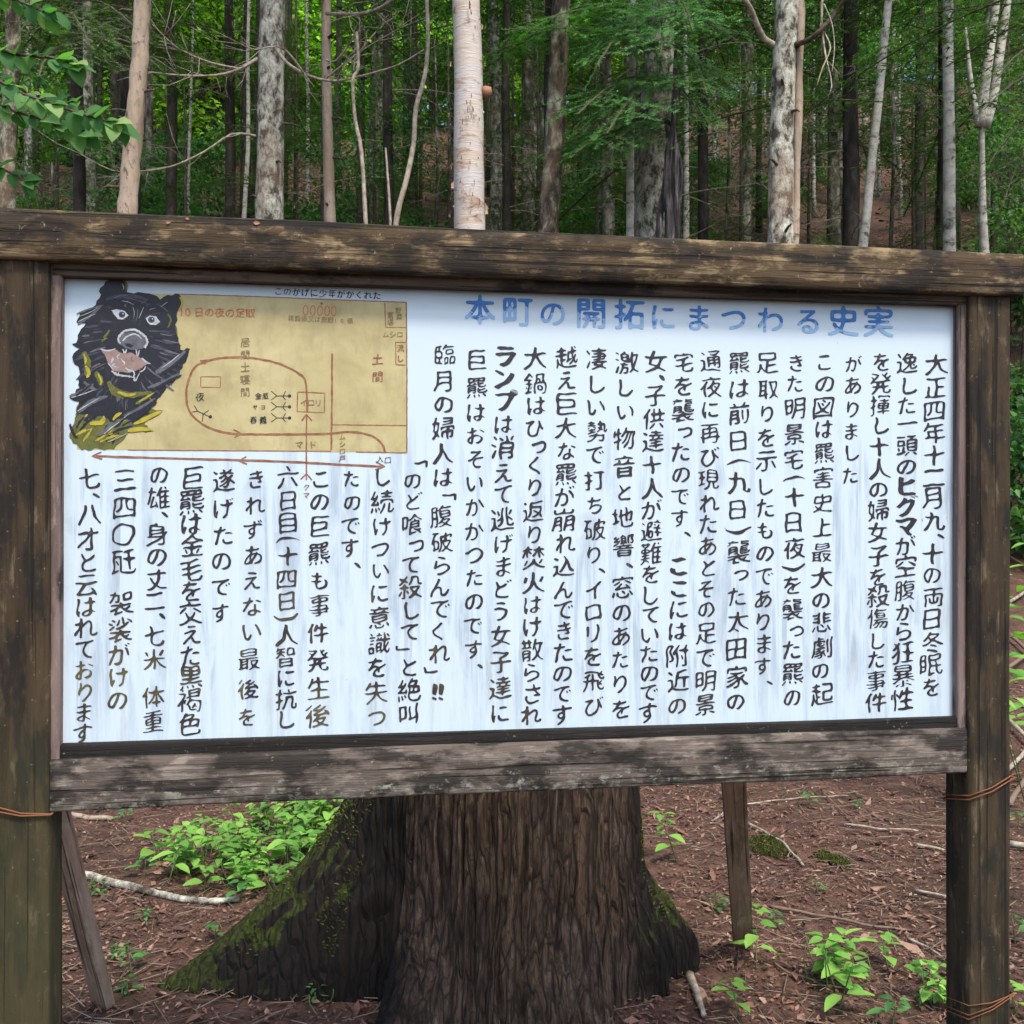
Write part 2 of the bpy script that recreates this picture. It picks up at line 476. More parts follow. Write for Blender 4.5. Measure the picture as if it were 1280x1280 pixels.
M['dark_br'] = m_bark("dark_branch_bark", (0.02, 0.015, 0.012), (0.07, 0.05, 0.04), (0.12, 0.09, 0.07), 20, 0.6, (0.35, 0.5), 0.3)
M['needle_dark'] = m_leaf("dark_fir_needles", [(0.0, (0.028, 0.078, 0.022)), (0.6, (0.065, 0.165, 0.036)), (1.0, (0.13, 0.26, 0.05))], 0.3)
M['needle'] = m_leaf("green_fir_needles", [(0.0, (0.05, 0.17, 0.05)), (0.6, (0.10, 0.29, 0.07)), (1.0, (0.17, 0.40, 0.09))], 0.4)
M['leaf_dark'] = m_leaf("dark_shrub_leaves", [(0.0, (0.03, 0.10, 0.032)), (0.6, (0.06, 0.17, 0.045)), (1.0, (0.12, 0.26, 0.06))], 0.42)
M['leaf'] = m_leaf("mid_green_leaves", [(0.0, (0.05, 0.16, 0.05)), (0.6, (0.10, 0.26, 0.07)), (1.0, (0.17, 0.36, 0.09))], 0.45)
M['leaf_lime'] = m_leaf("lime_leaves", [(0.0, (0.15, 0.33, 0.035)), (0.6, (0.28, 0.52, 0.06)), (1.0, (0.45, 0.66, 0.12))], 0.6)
M['leaf_blue'] = m_leaf("cool_green_leaves", [(0.0, (0.05, 0.17, 0.05)), (0.5, (0.10, 0.27, 0.08)), (0.88, (0.18, 0.38, 0.11)), (1.0, (0.45, 0.58, 0.24))], 0.55, 0.75)
M['seedling'] = m_leaf("seedling_leaves", [(0.0, (0.10, 0.25, 0.045)), (0.6, (0.20, 0.41, 0.075)), (1.0, (0.34, 0.55, 0.13))], 0.4, 0.72)
M['moss'] = m_leaf("moss_green", [(0.0, (0.025, 0.033, 0.005)), (0.6, (0.06, 0.078, 0.011)), (1.0, (0.12, 0.135, 0.022))], 0.25, 0.8)
M['stem'] = simple("green_stem", (0.07, 0.11, 0.035), 0.7)
M['dead_leaf'] = m_litter("dead_leaf", [(0.0, (0.26, 0.10, 0.05)), (1.0, (0.40, 0.20, 0.11))])

# ------------------------------------------------------------------ ground sheet
def axis_pts(lo, hi, fine_lo, fine_hi, step, grow):
    pts = list(np.arange(fine_lo, fine_hi + 1e-6, step))
    s = step
    while pts[-1] < hi:
        s *= grow
        pts.append(pts[-1] + s)
    s = step
    while pts[0] > lo:
        s *= grow
        pts.insert(0, pts[0] - s)
    return pts
gx = axis_pts(-140, 140, -3.2, 3.6, 0.06, 1.07)
gy = axis_pts(-40, 160, 2.2, 7.0, 0.05, 1.06)
V = [(x, y, hgt(x, y)) for y in gy for x in gx]
nx, ny = len(gx), len(gy)
I = np.arange(nx * ny).reshape(ny, nx)
F = np.stack([I[:-1, :-1], I[:-1, 1:], I[1:, 1:], I[1:, :-1]], -1).reshape(-1, 4)
tag(mk("ground", V, F, M['soil'], None, True), None, None, kind="structure")
# ------------------------------------------------------------------ leaf litter and fallen needles (uncountable)
def hgt_arr(xs, ys):
    return np.array([hgt(float(a), float(b)) for a, b in zip(xs, ys)])

def scatter_flakes(name, n, dlo, dhi, spread, size, mat, lift=0.006, elong=2.0, power=1.0):
    d = dlo + (dhi - dlo) * NR.rand(n) ** power
    x = (NR.rand(n) * 2 - 1) * spread * d
    pn = np.array([noise.noise(Vector((a_ * 1.7, b_ * 1.7, 4))) + 0.6 * noise.noise(Vector((a_ * 5, b_ * 5, 1))) for a_, b_ in zip(x, d)])
    k_ = NR.rand(n) < 0.40 + 0.60 * np.clip(pn * 1.6 + 0.45, 0, 1)
    x, d = x[k_], d[k_]; n = len(x)
    z = hgt_arr(x, d)
    s = size * (0.4 + NR.rand(n) * 0.9 + 1.8 * (NR.rand(n) > 0.98)) * (1 + 0.05 * (d - dlo))
    a = NR.rand(n) * 2 * np.pi
    ux = np.stack([np.cos(a), np.sin(a), NR.normal(0, 0.28, n)], 1)
    vx = np.stack([-np.sin(a), np.cos(a), NR.normal(0, 0.28, n)], 1)
    c = np.stack([x, d, z + lift + NR.rand(n) * 0.012], 1)
    L = (s * elong * (0.5 + NR.rand(n) ** 2 * 1.6))[:, None] * ux * 0.5
    W = s[:, None] * vx * 0.5
    up = np.zeros((n, 3)); up[:, 2] = s * NR.normal(0.12, 0.15, n)
    # 6-point folded leaf: tip, side, side, tail with a crease
    p = np.stack([c + L, c + L * 0.2 + W + up, c - L, c + L * 0.1 - W + up * 0.8], 1).reshape(-1, 3)
    i = np.arange(n) * 4
    f = np.concatenate([np.stack([i, i + 1, i + 2], 1), np.stack([i, i + 2, i + 3], 1)])
    return mk(name, p, f, mat)

tag(scatter_flakes("leaf_litter", 110000, 2.0, 7.5, 0.90, 0.0092, M['litter'], 0.003), "reddish brown fallen leaf litter covering the forest floor", "leaf litter", kind="stuff")
tag(scatter_flakes("slope_litter", 26000, 7, 45, 0.95, 0.024, M['litter'], power=0.8), "brown fallen leaves lying over the wooded slope", "leaf litter", kind="stuff")

def scatter_sticks(name, n, dlo, dhi, spread, ln, rad, mat):
    d = dlo + (dhi - dlo) * NR.rand(n)
    x = (NR.rand(n) * 2 - 1) * spread * d
    z = hgt_arr(x, d)
    a = NR.rand(n) * np.pi
    l = ln * (0.3 + NR.rand(n) ** 2 * 1.2)
    u = np.stack([np.cos(a), np.sin(a), NR.normal(0, 0.1, n)], 1) * l[:, None] * 0.5
    s_ = np.stack([-np.sin(a), np.cos(a), 0 * a], 1) * rad * (0.5 + NR.rand(n)[:, None])
    up = np.zeros((n, 3)); up[:, 2] = rad * 1.2
    c = np.stack([x, d, z + 0.008 + NR.rand(n) * 0.012], 1)
    p = np.stack([c - u - s_, c - u + s_, c - u + up, c + u - s_ * .6, c + u + s_ * .6, c + u + up * .6], 1).reshape(-1, 3)
    i = (np.arange(n) * 6)[:, None]
    f = np.concatenate([i + np.array([[0, 3, 5, 2]]), i + np.array([[1, 2, 5, 4]]), i + np.array([[0, 1, 4, 3]])])
    return mk(name, p, f, mat)
tag(scatter_sticks("fallen_twigs", 13000, 2.0, 8.5, 0.90, 0.13, 0.0018, M['twig']), "fine dead twigs and fir needles strewn over the ground", "twigs", kind="stuff")

# ------------------------------------------------------------------ foliage generators (return numpy verts, faces)
def bough(L, seed, gap=0.012, nl=0.022, nw=0.0022, droop=0.18, twig_gap=0.085, second=True):
    """flat fir bough along +x: stem, side twigs, needles; returns stem (v,f), needles (v, f)"""
    r = np.random.RandomState(seed)
    S = []
    nseg = max(3, int(L / 0.15))
    def pt(t):
        return np.array([L * t, 0.06 * L * math.sin(t * 2 + seed), 0.10 * L * t - droop * L * t * t])
    st = [pt(i / nseg) for i in range(nseg + 1)]
    for a, b in zip(st[:-1], st[1:]):
        S.append((a, b))
    nt = int(L / twig_gap)
    for i in range(nt):
        t = 0.12 + 0.86 * (i + r.rand() * .5) / nt
        side = 1 if i % 2 else -1
        l = (0.46 * L * (1 - t) ** 0.75 + 0.05) * (0.65 + 0.5 * r.rand())
        ang = side * (0.85 + 0.25 * r.rand())
        p = pt(t)
        d = np.array([math.cos(ang), math.sin(ang), -0.12 + 0.16 * r.randn()])
        q = p + d * l + np.array([0, 0, -0.10 * l])
        m = (p + q) / 2 + np.array([0, 0, 0.03 * l])
        S += [(p, m), (m, q)]
        if second and l > 0.16:
            k = int(l / (twig_gap * 1.0))
            for j in range(k):
                tt = 0.2 + 0.75 * j / k
                s2 = 1 if j % 2 else -1
                l2 = 0.45 * l * (1 - tt) + 0.04
                a2 = ang + s2 * 0.9
                pp = p + (q - p) * tt
                S.append((pp, pp + np.array([math.cos(a2), math.sin(a2), -0.1 + 0.15 * r.randn()]) * l2))
    A = np.array([s[0] for s in S]); B = np.array([s[1] for s in S])
    ln = np.linalg.norm(B - A, axis=1)
    cnt = np.maximum(2, (ln / gap).astype(int)) * 2
    idx = np.repeat(np.arange(len(S)), cnt)
    t = r.rand(len(idx))
    p = A[idx] + (B - A)[idx] * t[:, None]
    d = (B - A)[idx] / (ln[idx][:, None] + 1e-9)
    sd_ = np.cross(d, np.array([0, 0, 1.0])); sd_ /= np.linalg.norm(sd_, axis=1)[:, None] + 1e-9
    sg = np.where(r.rand(len(idx)) < 0.5, 1, -1)[:, None]
    nd = d * (0.45 + 0.2 * r.rand(len(idx), 1)) + sd_ * sg + np.array([0, 0, 1]) * (0.25 * r.randn(len(idx), 1) + 0.15)
    nd /= np.linalg.norm(nd, axis=1)[:, None]
    l = nl * (0.7 + 0.5 * r.rand(len(idx), 1))
    wv = d * nw
    tri = np.stack([p - wv, p + wv, p + nd * l], 1).reshape(-1, 3)
    tf = np.arange(len(tri)).reshape(-1, 3)
    # stem as thin 3-sided sticks
    wd = np.maximum(0.0018, 0.006 * L * (1 - np.arange(len(S)) / len(S)))[:, None]
    wd[nseg:] *= 0.35
    sdv = np.cross((B - A), np.array([0, 0.01, 1.0])); sdv /= np.linalg.norm(sdv, axis=1)[:, None] + 1e-9
    z = np.array([0, 0, 1.0])
    sv = np.stack([A - sdv * wd, A + sdv * wd, A + z * wd, B - sdv * wd * .6, B + sdv * wd * .6, B + z * wd * .6], 1).reshape(-1, 3)
    i = (np.arange(len(S)) * 6)[:, None]
    sf = np.concatenate([i + np.array([[0, 3, 5, 2]]), i + np.array([[1, 2, 5, 4]]), i + np.array([[0, 1, 4, 3]])])
    return sv, sf, tri, tf

def xf(v, ang, tilt, scale, loc):
    v = v * scale
    c, s = math.cos(tilt), math.sin(tilt)
    v = np.stack([v[:, 0] * c - v[:, 2] * s, v[:, 1], v[:, 0] * s + v[:, 2] * c], 1)
    c, s = math.cos(ang), math.sin(ang)
    v = np.stack([v[:, 0] * c - v[:, 1] * s, v[:, 0] * s + v[:, 1] * c, v[:, 2]], 1)
    return v + np.asarray(loc)

def mesh_two(name, sv, sf, tv, tf, m_st, m_tr):
    """quads sv/sf + tris tv/tf in one mesh datablock (object is returned)"""
    me = bpy.data.meshes.new(name)
    v = np.vstack([sv, tv]); n0 = len(sv)
    nq, nt = len(sf), len(tf)
    me.vertices.add(len(v)); me.vertices.foreach_set("co", v.ravel())
    li = np.concatenate([sf.ravel(), (tf + n0).ravel()]).astype(np.int32)
    me.loops.add(len(li)); me.loops.foreach_set("vertex_index", li)
    me.polygons.add(nq + nt)
    me.polygons.foreach_set("loop_start", np.concatenate([np.arange(nq) * 4, nq * 4 + np.arange(nt) * 3]).astype(np.int32))
    me.materials.append(m_st); me.materials.append(m_tr)
    me.polygons.foreach_set("material_index", np.concatenate([np.zeros(nq), np.ones(nt)]).astype(np.int32))
    me.update(calc_edges=True)
    return me

def fir_crown(name, z0, z1, Lmax, seed, mat, step=0.42, per=5, gap=0.035, nl=0.05, nw=0.009, twig=0.17, bare=0.0):
    r = random.Random(seed)
    tmpl = [bough(1.0, seed * 10 + k, gap / 1.6, nl / 1.6, nw / 1.6, 0.22, twig / 1.6) for k in range(4)]
    SV, SF, TV, TF, ns, nt = [], [], [], [], 0, 0
    z = z0
    while z < z1:
        u = (z - z0) / (z1 - z0)
        for k in range(per):
            if r.random() < bare: continue
            L = (Lmax * (1 - u) ** 0.8 + 0.12) * r.uniform(0.6, 1.1)
            sv, sf, tv, tf = tmpl[r.randrange(4)]
            a = r.uniform(0, 2 * math.pi)
            lo = (0, 0, z + r.uniform(-.2, .2))
            ti = r.uniform(-0.25, 0.15) + u * 0.3
            SV.append(xf(sv, a, ti, L, lo)); SF.append(sf + ns); ns += len(sv)
            TV.append(xf(tv, a, ti, L, lo)); TF.append(tf + nt); nt += len(tv)
        z += step * (1 - 0.5 * u)
    return mesh_two(name, np.vstack(SV), np.vstack(SF), np.vstack(TV), np.vstack(TF), M['dark_br'], mat)

def leaf_shape(c, d, nrm, l, w):
    """arrays: folded pointed leaf, 6 verts / 4 tris"""
    sd_ = np.cross(d, nrm)
    sd_ /= np.linalg.norm(sd_, axis=1)[:, None] + 1e-9
    l = l[:, None]; w = w[:, None]
    fold = nrm * w * 0.25
    p = np.stack([c, c + d * l * 0.35 + sd_ * w * 0.5 + fold, c + d * l * 0.7 + sd_ * w * 0.38 + fold * .6,
                  c + d * l - nrm * l * 0.12,
                  c + d * l * 0.7 - sd_ * w * 0.38 + fold * .6, c + d * l * 0.35 - sd_ * w * 0.5 + fold, c + d * l * 0.5], 1).reshape(-1, 3)
    i = (np.arange(len(c)) * 7)[:, None]
    f = np.concatenate([i + np.array([[0, 6, 1]]), i + np.array([[1, 6, 2]]), i + np.array([[2, 6, 3]]), i + np.array([[3, 6, 4]]), i + np.array([[4, 6, 5]]), i + np.array([[5, 6, 0]])])
    return p, f

def leaf_smooth(c, d, nrm, l, w, seg=6):
    """near leaves: rounded pointed blade with curved midrib, 2 x seg quads each"""
    c, d, nrm = (np.asarray(q, float) for q in (c, d, nrm))
    n = len(c)
    sd_ = np.cross(d, nrm); sd_ /= np.linalg.norm(sd_, axis=1)[:, None] + 1e-9
    ts = np.linspace(0, 1, seg + 1)
    prof = np.sin(np.pi * ts ** 0.72) ** 0.8 * 0.5
    prof[0] = 0.03; prof[-1] = 0.0
    rows = []
    rag = 1 + 0.06 * NR.randn(n, seg + 1)
    curl = (0.10 + 0.25 * NR.rand(n))
    tw = NR.randn(n) * 0.12
    for k, t in enumerate(ts):
        m = c + d * (l * t)[:, None] - nrm * (l * curl * t * t)[:, None]
        h = (w * prof[k] * rag[:, k])[:, None]
        f_ = nrm * (h * 0.30)
        rows += [m + sd_ * h + f_ + nrm * (tw * w * t)[:, None] * .5, m, m - sd_ * h + f_ - nrm * (tw * w * t)[:, None] * .5]
    p = np.stack(rows, 1).reshape(-1, 3)
    i = (np.arange(n) * 3 * (seg + 1))[:, None]
    f = []
    for k in range(seg):
        a = 3 * k
        f += [i + np.array([[a, a + 1, a + 4, a + 3]]), i + np.array([[a + 1, a + 2, a + 5, a + 4]])]
    return p, np.concatenate(f)

def unit(v):
    return v / (np.linalg.norm(v, axis=1)[:, None] + 1e-9)

def leaf_crown(name, n, clumps, rad, clump_r, leaf, mat, seed, hollow=0.3, flat=0.6):
    """broadleaf crown: leaves gathered round clump centres inside an ellipsoid (rad = rx,ry,rz)"""
    r = np.random.RandomState(seed)
    cc = unit(r.randn(clumps, 3)) * (hollow + (1 - hollow) * r.rand(clumps, 1) ** 0.5) * np.array(rad)
    k = r.randint(0, clumps, n)
    p = cc[k] + r.randn(n, 3) * clump_r * np.array([1, 1, 0.55])
    d = unit(unit(p - cc[k]) + r.randn(n, 3) * 0.6 + np.array([0, 0, -0.25]))
    nrm = unit(np.array([0, 0, 1.0]) * (1 - flat * .3) + r.randn(n, 3) * 0.45)
    s = leaf * (0.6 + 0.7 * r.rand(n))
    v, f = leaf_shape(p, d, nrm, s, s * 0.62)
    # twigs from the middle to each clump
    A = np.tile(np.array([[0, 0, -rad[2]]]), (clumps, 1)) * (0.6 + 0.4 * r.rand(clumps, 1)); B = cc
    sdv = unit(np.cross(B - A, np.array([0.1, 0.2, 1.0])))
    wd = 0.0022 * max(rad) + 0.0015
    up = unit(np.cross(B - A, sdv))
    sv = np.stack([A - sdv * wd, A + sdv * wd, A + up * wd * 1.5, B - sdv * wd * .3, B + sdv * wd * .3, B + up * wd * .4], 1).reshape(-1, 3)
    i = (np.arange(clumps) * 6)[:, None]
    sf = np.concatenate([i + np.array([[0, 3, 5, 2]]), i + np.array([[1, 2, 5, 4]]), i + np.array([[0, 1, 4, 3]])])
    return mesh_two(name, sv, sf, v, f, M['dark_br'], mat)

# shared crown meshes
FIR = [fir_crown("crown", 0, 11.5, 2.1, 1, M['needle_dark'], bare=0.6), fir_crown("crown", 0, 9.5, 2.3, 2, M['needle_dark'], bare=0.62), fir_crown("crown", 0, 12.5, 1.8, 3, M['needle_dark'], bare=0.58)]
FIRLOW = [fir_crown("crown", 0, 6.0, 1.7, 5, M['needle_dark'], 0.40, 4, 0.024, 0.035, 0.006, 0.13, 0.15), fir_crown("crown", 0, 4.6, 1.5, 6, M['needle_dark'], 0.38, 4, 0.024, 0.035, 0.006, 0.13, 0.15)]
BROAD = [leaf_crown("crown", 2700, 34, (2.4, 2.4, 2.6), 0.34, 0.13, M['leaf_dark'], 21), leaf_crown("crown", 2700, 30, (2.0, 2.0, 3.0), 0.32, 0.12, M['leaf'], 22)]
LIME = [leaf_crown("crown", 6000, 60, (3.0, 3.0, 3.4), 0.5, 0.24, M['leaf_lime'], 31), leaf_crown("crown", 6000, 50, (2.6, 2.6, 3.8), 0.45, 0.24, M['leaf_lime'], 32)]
BUSH = [leaf_crown("foliage", 1500, 24, (0.8, 0.8, 0.55), 0.16, 0.10, M['leaf_dark'], 41), leaf_crown("foliage", 1300, 20, (0.7, 0.7, 0.7), 0.15, 0.09, M['leaf'], 42),
        leaf_crown("foliage", 1300, 22, (0.9, 0.9, 0.45), 0.17, 0.11, M['leaf_dark'], 43)]

def trunk_path(base, top, bend, n=14, seed=0):
    r = random.Random(seed)
    b, t = Vector(base), Vector(top)
    pts = []
    for i in range(n + 1):
        u = i / n
        p = b.lerp(t, u)
        p.x += bend * math.sin(u * math.pi) + 0.03 * noise.noise(Vector((seed, u * 5, 0)))
        p.y += 0.03 * noise.noise(Vector((seed, u * 5, 9)))
        pts.append(p)
    return pts

def make_trunk(name, px0, py0, px1, py1, d, wpx, top, mat, parent, seed, bend=0.0, flare=1.35, n=10, rough=0.12):
    """trunk through two picture points at one distance; measured, then given its real ground point and height.
    Returns (object, base Vector, f(z) -> Vector)"""
    a, b = at(px0, py0, d), at(px1, py1, d)
    kx = (b.x - a.x) / (b.z - a.z)
    def X(z): return a.x + kx * (z - a.z)
    zb = hgt(X(a.z), d)
    zb = hgt(X(zb), d) - 0.12
    r0 = wpx * d / 1280 / 2
    def P(z): return Vector((X(z) , d, z))
    zs = [zb, zb + 0.15, zb + 0.4] + [zb + 0.4 + (top - zb - 0.4) * i / 90 for i in range(1, 91)]
    path, rad = [], []
    base = P(zb)
    for z in zs:
        u = (z - zb) / (top - zb)
        p = P(z)
        w_ = bend * math.sin(min(1, u) * math.pi)
        p.x += w_ + 0.025 * noise.noise(Vector((seed * 3.1, z * 0.7, 0)))
        p.y += 0.025 * noise.noise(Vector((seed * 3.1, z * 0.7, 7)))
        path.append(p - base)
        fl = 1 + (flare - 1) * math.exp(-(z - zb) / 0.25)
        rad.append(r0 * fl * (1.06 - 0.75 * u) * (1 + 0.035 * noise.noise(Vector((seed, z * 5, 2)))))
    v, f = tube(path, rad, max(n, 18), True, rough * 1.25, seed)
    e = parent
    e.location = base
    o = mk(name, v, f, mat, e, True)
    return o, base, P

def tree_thing(kind, label, group=None):
    return tag(empty(kind, (0, 0, 0)), label, "tree", group)

def poly_branch(buf, pts, r0, r1, n=5, mi=0):
    rad = [r0 + (r1 - r0) * i / (len(pts) - 1) for i in range(len(pts))]
    v, f = tube(pts, rad, n, True)
    buf.add(v, f, mi)

def px_branch(buf, pl, d, base, r0, r1, n=5, dz=0.0, seed=0, wob=0.0):
    """branch through measured picture points, depth wandering around d"""
    r = random.Random(seed)
    pts = []
    for i, (x, y) in enumerate(pl):
        dd = d + dz * i / max(1, len(pl) - 1) + r.uniform(-.04, .04)
        pts.append(at(x, y, dd) - base)
    # smooth
    out = []
    for i in range(len(pts) - 1):
        p0, p1, p2, p3 = pts[max(i - 1, 0)], pts[i], pts[i + 1], pts[min(i + 2, len(pts) - 1)]
        for k in range(3):
            t = k / 3
            out.append(0.5 * ((2 * p1) + (p2 - p0) * t + (2 * p0 - 5 * p1 + 4 * p2 - p3) * t * t + (3 * p1 - p0 - 3 * p2 + p3) * t ** 3))
    out.append(pts[-1])
    if wob:
        v, f = tube(out, [(r0 + (r1 - r0) * i / (len(out) - 1)) * (1 + 0.3 * noise.noise(Vector((i * .6, seed, 1)))) for i in range(len(out))], n, True, wob, seed)
        buf.add(v, f)
    else: poly_branch(buf, out, r0, r1, n)
    return out

def twiglets(buf, path, n, ln, seed, r=0.004, drop=0.0):
    rr = random.Random(seed)
    for i in range(n):
        k = rr.randrange(1, len(path))
        p = path[k]
        d = (path[k] - path[k - 1]).normalized()
        q = Vector((rr.uniform(-1, 1), rr.uniform(-1, 1), rr.uniform(-1, 1) - drop))
        dd = (d * 0.7 + q * 0.8).normalized()
        l = ln * rr.uniform(0.4, 1.2)
        m = p + dd * l * 0.5 + Vector((rr.uniform(-.1, .1), 0, rr.uniform(-.1, .1))) * l
        poly_branch(buf, [p, m, p + dd * l], r, r * 0.4, 4)
        if rr.random() < 0.6:
            e = m + (dd + Vector((rr.uniform(-1, 1), rr.uniform(-1, 1), rr.uniform(-1, 1))) * 0.8).normalized() * l * 0.5
            poly_branch(buf, [m, e], r * 0.6, r * 0.3, 4)

def dead_whorls(seed, n=16, zspan=4.5, ln=1.3):
    """thin dead lower branches of a fir, radiating from the trunk"""
    rr = random.Random(seed); b = Buf()
    poly_branch(b, [Vector((0, 0, -.1)), Vector((0, 0, zspan / 2)), Vector((0, 0, zspan + .1))], 0.02, 0.02, 5)
    for i in range(n):
        z = rr.uniform(0, zspan); a = rr.uniform(0, 6.28); L = ln * rr.uniform(0.4, 1.15)
        p = [Vector((0, 0, z))]; dv = Vector((math.cos(a), math.sin(a), rr.uniform(-.1, .35))).normalized()
        for k in range(5):
            dv = (dv + Vector((rr.uniform(-.16, .16), rr.uniform(-.16, .16), rr.uniform(-.22, .08)))).normalized()
            p.append(p[-1] + dv * L / 5)
        poly_branch(b, p, 0.010, 0.0025, 4)
        twiglets(b, p[1:], 7, 0.28, seed * 50 + i, 0.0032, 0.2)
    o = b.build("dead_branches", M['deadbr']); me = o.data; bpy.data.objects.remove(o)
    return me
# ------------------------------------------------------------------ near trees, one by one
def add_crown(e, me, loc, scale, rz=0.0, name="crown"):
    o = link_mesh(name, me, e)
    o.location = loc; o.scale = (scale,) * 3; o.rotation_euler = (0, 0, rz)
    return o

def knots(e, base, P, wpx, d, zs, mat, seed, name="branch_stub"):
    """short broken branch stubs on a trunk: one mesh each"""
    rr = random.Random(seed)
    for z in zs:
        a = rr.uniform(math.pi, 2 * math.pi)
        c = P(z) - base
        r0 = wpx * d / 1280 / 2
        dirv = Vector((math.cos(a), math.sin(a) * 0.9, rr.uniform(-.15, .35))).normalized()
        b = Buf()
        l = rr.uniform(0.05, 0.16)
        poly_branch(b, [c + dirv * r0 * 0.5, c + dirv * (r0 + l * .5), c + dirv * (r0 + l) + Vector((0, 0, -.02))], 0.016, 0.006, 6)
        b.build(name, mat, e, True)

# 1 leaning bare tan snag
e = tree_thing("dead_tree", "bare tan dead tree leaning right, left of the white lichened trunk")
o, base, P = make_trunk("trunk", 154, 262, 172, 25, 9.0, 31, 9.5, M['dead'], e, 1, 0.04, 1.3, 18, 0.16)
knots(e, base, P, 28, 9.0, [4.35, 4.9, 5.15, 5.6, 5.9], M['dark_br'], 4)
# 2 white lichened trunk with dead boughs
e = tree_thing("fir_tree", "thick trunk blotched with white lichen, between two bare tan dead trees")
o, base, P = make_trunk("trunk", 337, 268, 340, 40, 10.0, 38, 17, M['lichen'], e, 2, 0, 1.3, 16, 0.06)
add_crown(e, FIR[0], (0.1, 0, 5.2), 1.0)
b = Buf()
m1 = px_branch(b, [(322, 73), (300, 86), (270, 94), (225, 94), (178, 89)], 9.7, base, 0.018, 0.006, 6, -0.5, 1)
m2 = px_branch(b, [(300, 86), (262, 78), (225, 62), (205, 45), (190, 30)], 9.6, base, 0.011, 0.004, 5, -0.6, 2)
m3 = px_branch(b, [(320, 170), (290, 168), (255, 190), (215, 208), (175, 214), (140, 213), (100, 192)], 9.8, base, 0.013, 0.005, 5, -0.3, 3)
m4 = px_branch(b, [(345, 60), (358, 78), (380, 92), (405, 100), (430, 100), (470, 90), (500, 80), (530, 62)], 9.7, base, 0.018, 0.006, 6, -0.6, 4)
m5 = px_branch(b, [(380, 92), (362, 68), (345, 58), (318, 62), (295, 52)], 9.5, base, 0.012, 0.004, 5, -0.4, 5)
m6 = px_branch(b, [(405, 100), (440, 72), (470, 52), (510, 30)], 9.4, base, 0.009, 0.003, 5, -0.3, 6)
for i, mm in enumerate((m1, m2, m3, m4, m5, m6)):
    twiglets(b, mm, 11, 0.42, 50 + i, 0.0045)
b.build("dead_branch", M['deadbr'], e, True)
knots(e, base, P, 38, 10, [4.5, 4.9, 5.3], M['dark_br'], 8)
# 3 thin tan dead trunk
e = tree_thing("dead_tree", "thin bare tan dead trunk close right of the white lichened trunk")
o, base, P = make_trunk("trunk", 412, 268, 408, 30, 10.4, 18, 10, M['dead'], e, 3, 0, 1.25, 10, 0.1)
knots(e, base, P, 18, 10.4, [4.6, 5.1, 5.5, 6.0, 6.3], M['dark_br'], 9)
b = Buf()
m1 = px_branch(b, [(408, 17), (450, 17), (475, 10), (498, -5)], 10.2, base, 0.02, 0.012, 6, -0.6, 11)
m2 = px_branch(b, [(408, 75), (420, 76), (440, 50), (452, 30), (440, 15)], 10.1, base, 0.012, 0.005, 5, -0.5, 12)
m3 = px_branch(b, [(442, 88), (446, 70), (470, 40), (495, 20)], 9.8, base, 0.008, 0.004, 5, 0.2, 13)
for i, mm in enumerate((m1, m2, m3)):
    twiglets(b, mm, 10, 0.40, 70 + i, 0.0045)
b.build("dead_branch", M['deadbr'], e, True)
# 4 peeling birch
e = tree_thing("birch_tree", "cream and pink birch with peeling bark, behind the middle of the board")
o, base, P = make_trunk("trunk", 585, 268, 582, 0, 8.0, 44, 14, M['birch'], e, 4, 0.0, 1.3, 20, 0.05)
add_crown(e, BROAD[1], (0, 0, 9.8), 1.0)
def bark_flakes(e, base, P, spots, d, wpx):
    rr = random.Random(5)
    for (x, y, s) in spots:
        r0 = wpx * d / 1280 / 2
        off = max(-0.97, min(0.97, (x - 584) / (wpx / 2)))
        a = math.asin(off)
        nrm = Vector((math.sin(a), -math.cos(a), 0)); tg = Vector((math.cos(a), math.sin(a), 0))
        zc = at(x, y, d).z - base.z
        p = Vector((P(zc + base.z).x - base.x, 0, zc)) + nrm * r0 * 0.985
        w_ = s * rr.uniform(0.25, 0.75); h_ = s * rr.uniform(0.5, 1.1)
        dr = rr.choice((-1, 1)); sk = rr.uniform(-.5, .5)
        vs, fs = [], []
        n, k = 6, 4
        ed = [rr.uniform(.55, 1.0) for _ in range(k + 1)]
        for i in range(n):
            t = i / (n - 1)
            for j in range(k + 1):
                q = (j / k - 0.5) * h_ * (1 - 0.55 * t * t)
                L = w_ * t * ed[j]
                vs.append(p + tg * dr * (L * math.cos(1.5 * t) * 0.9) + nrm * (0.002 + L * math.sin(1.3 * t) * 0.7) + Vector((0, 0, q + sk * L - 0.3 * L * t)))
        for i in range(n - 1):
            for j in range(k):
                c_ = i * (k + 1) + j
                fs.append((c_, c_ + 1, c_ + k + 2, c_ + k + 1))
        mk("bark_flake", [tuple(v) for v in vs], fs, M['flake'] if rr.random() < .6 else M['flake_dark'], e, True)
M['flake_dark'] = m_bark("curled_dark_bark", (0.03, 0.02, 0.014), (0.12, 0.065, 0.04), (0.22, 0.13, 0.085), 20, 1.0, (0.35, 0.5), 0.3)
M['flake'] = m_bark("curled_bark", (0.12, 0.07, 0.045), (0.36, 0.24, 0.16), (0.46, 0.33, 0.24), 12, 1.0, (0.35, 0.5), 0.3)
fr = random.Random(9)
FS = [(572, 22, .06), (590, 12, .05), (601, 30, .05), (566, 85, .06), (604, 88, .05), (590, 128, .05), (565, 212, .07), (567, 236, .06), (606, 262, .13), (563, 270, .07), (588, 187, .04), (576, 195, .04)]
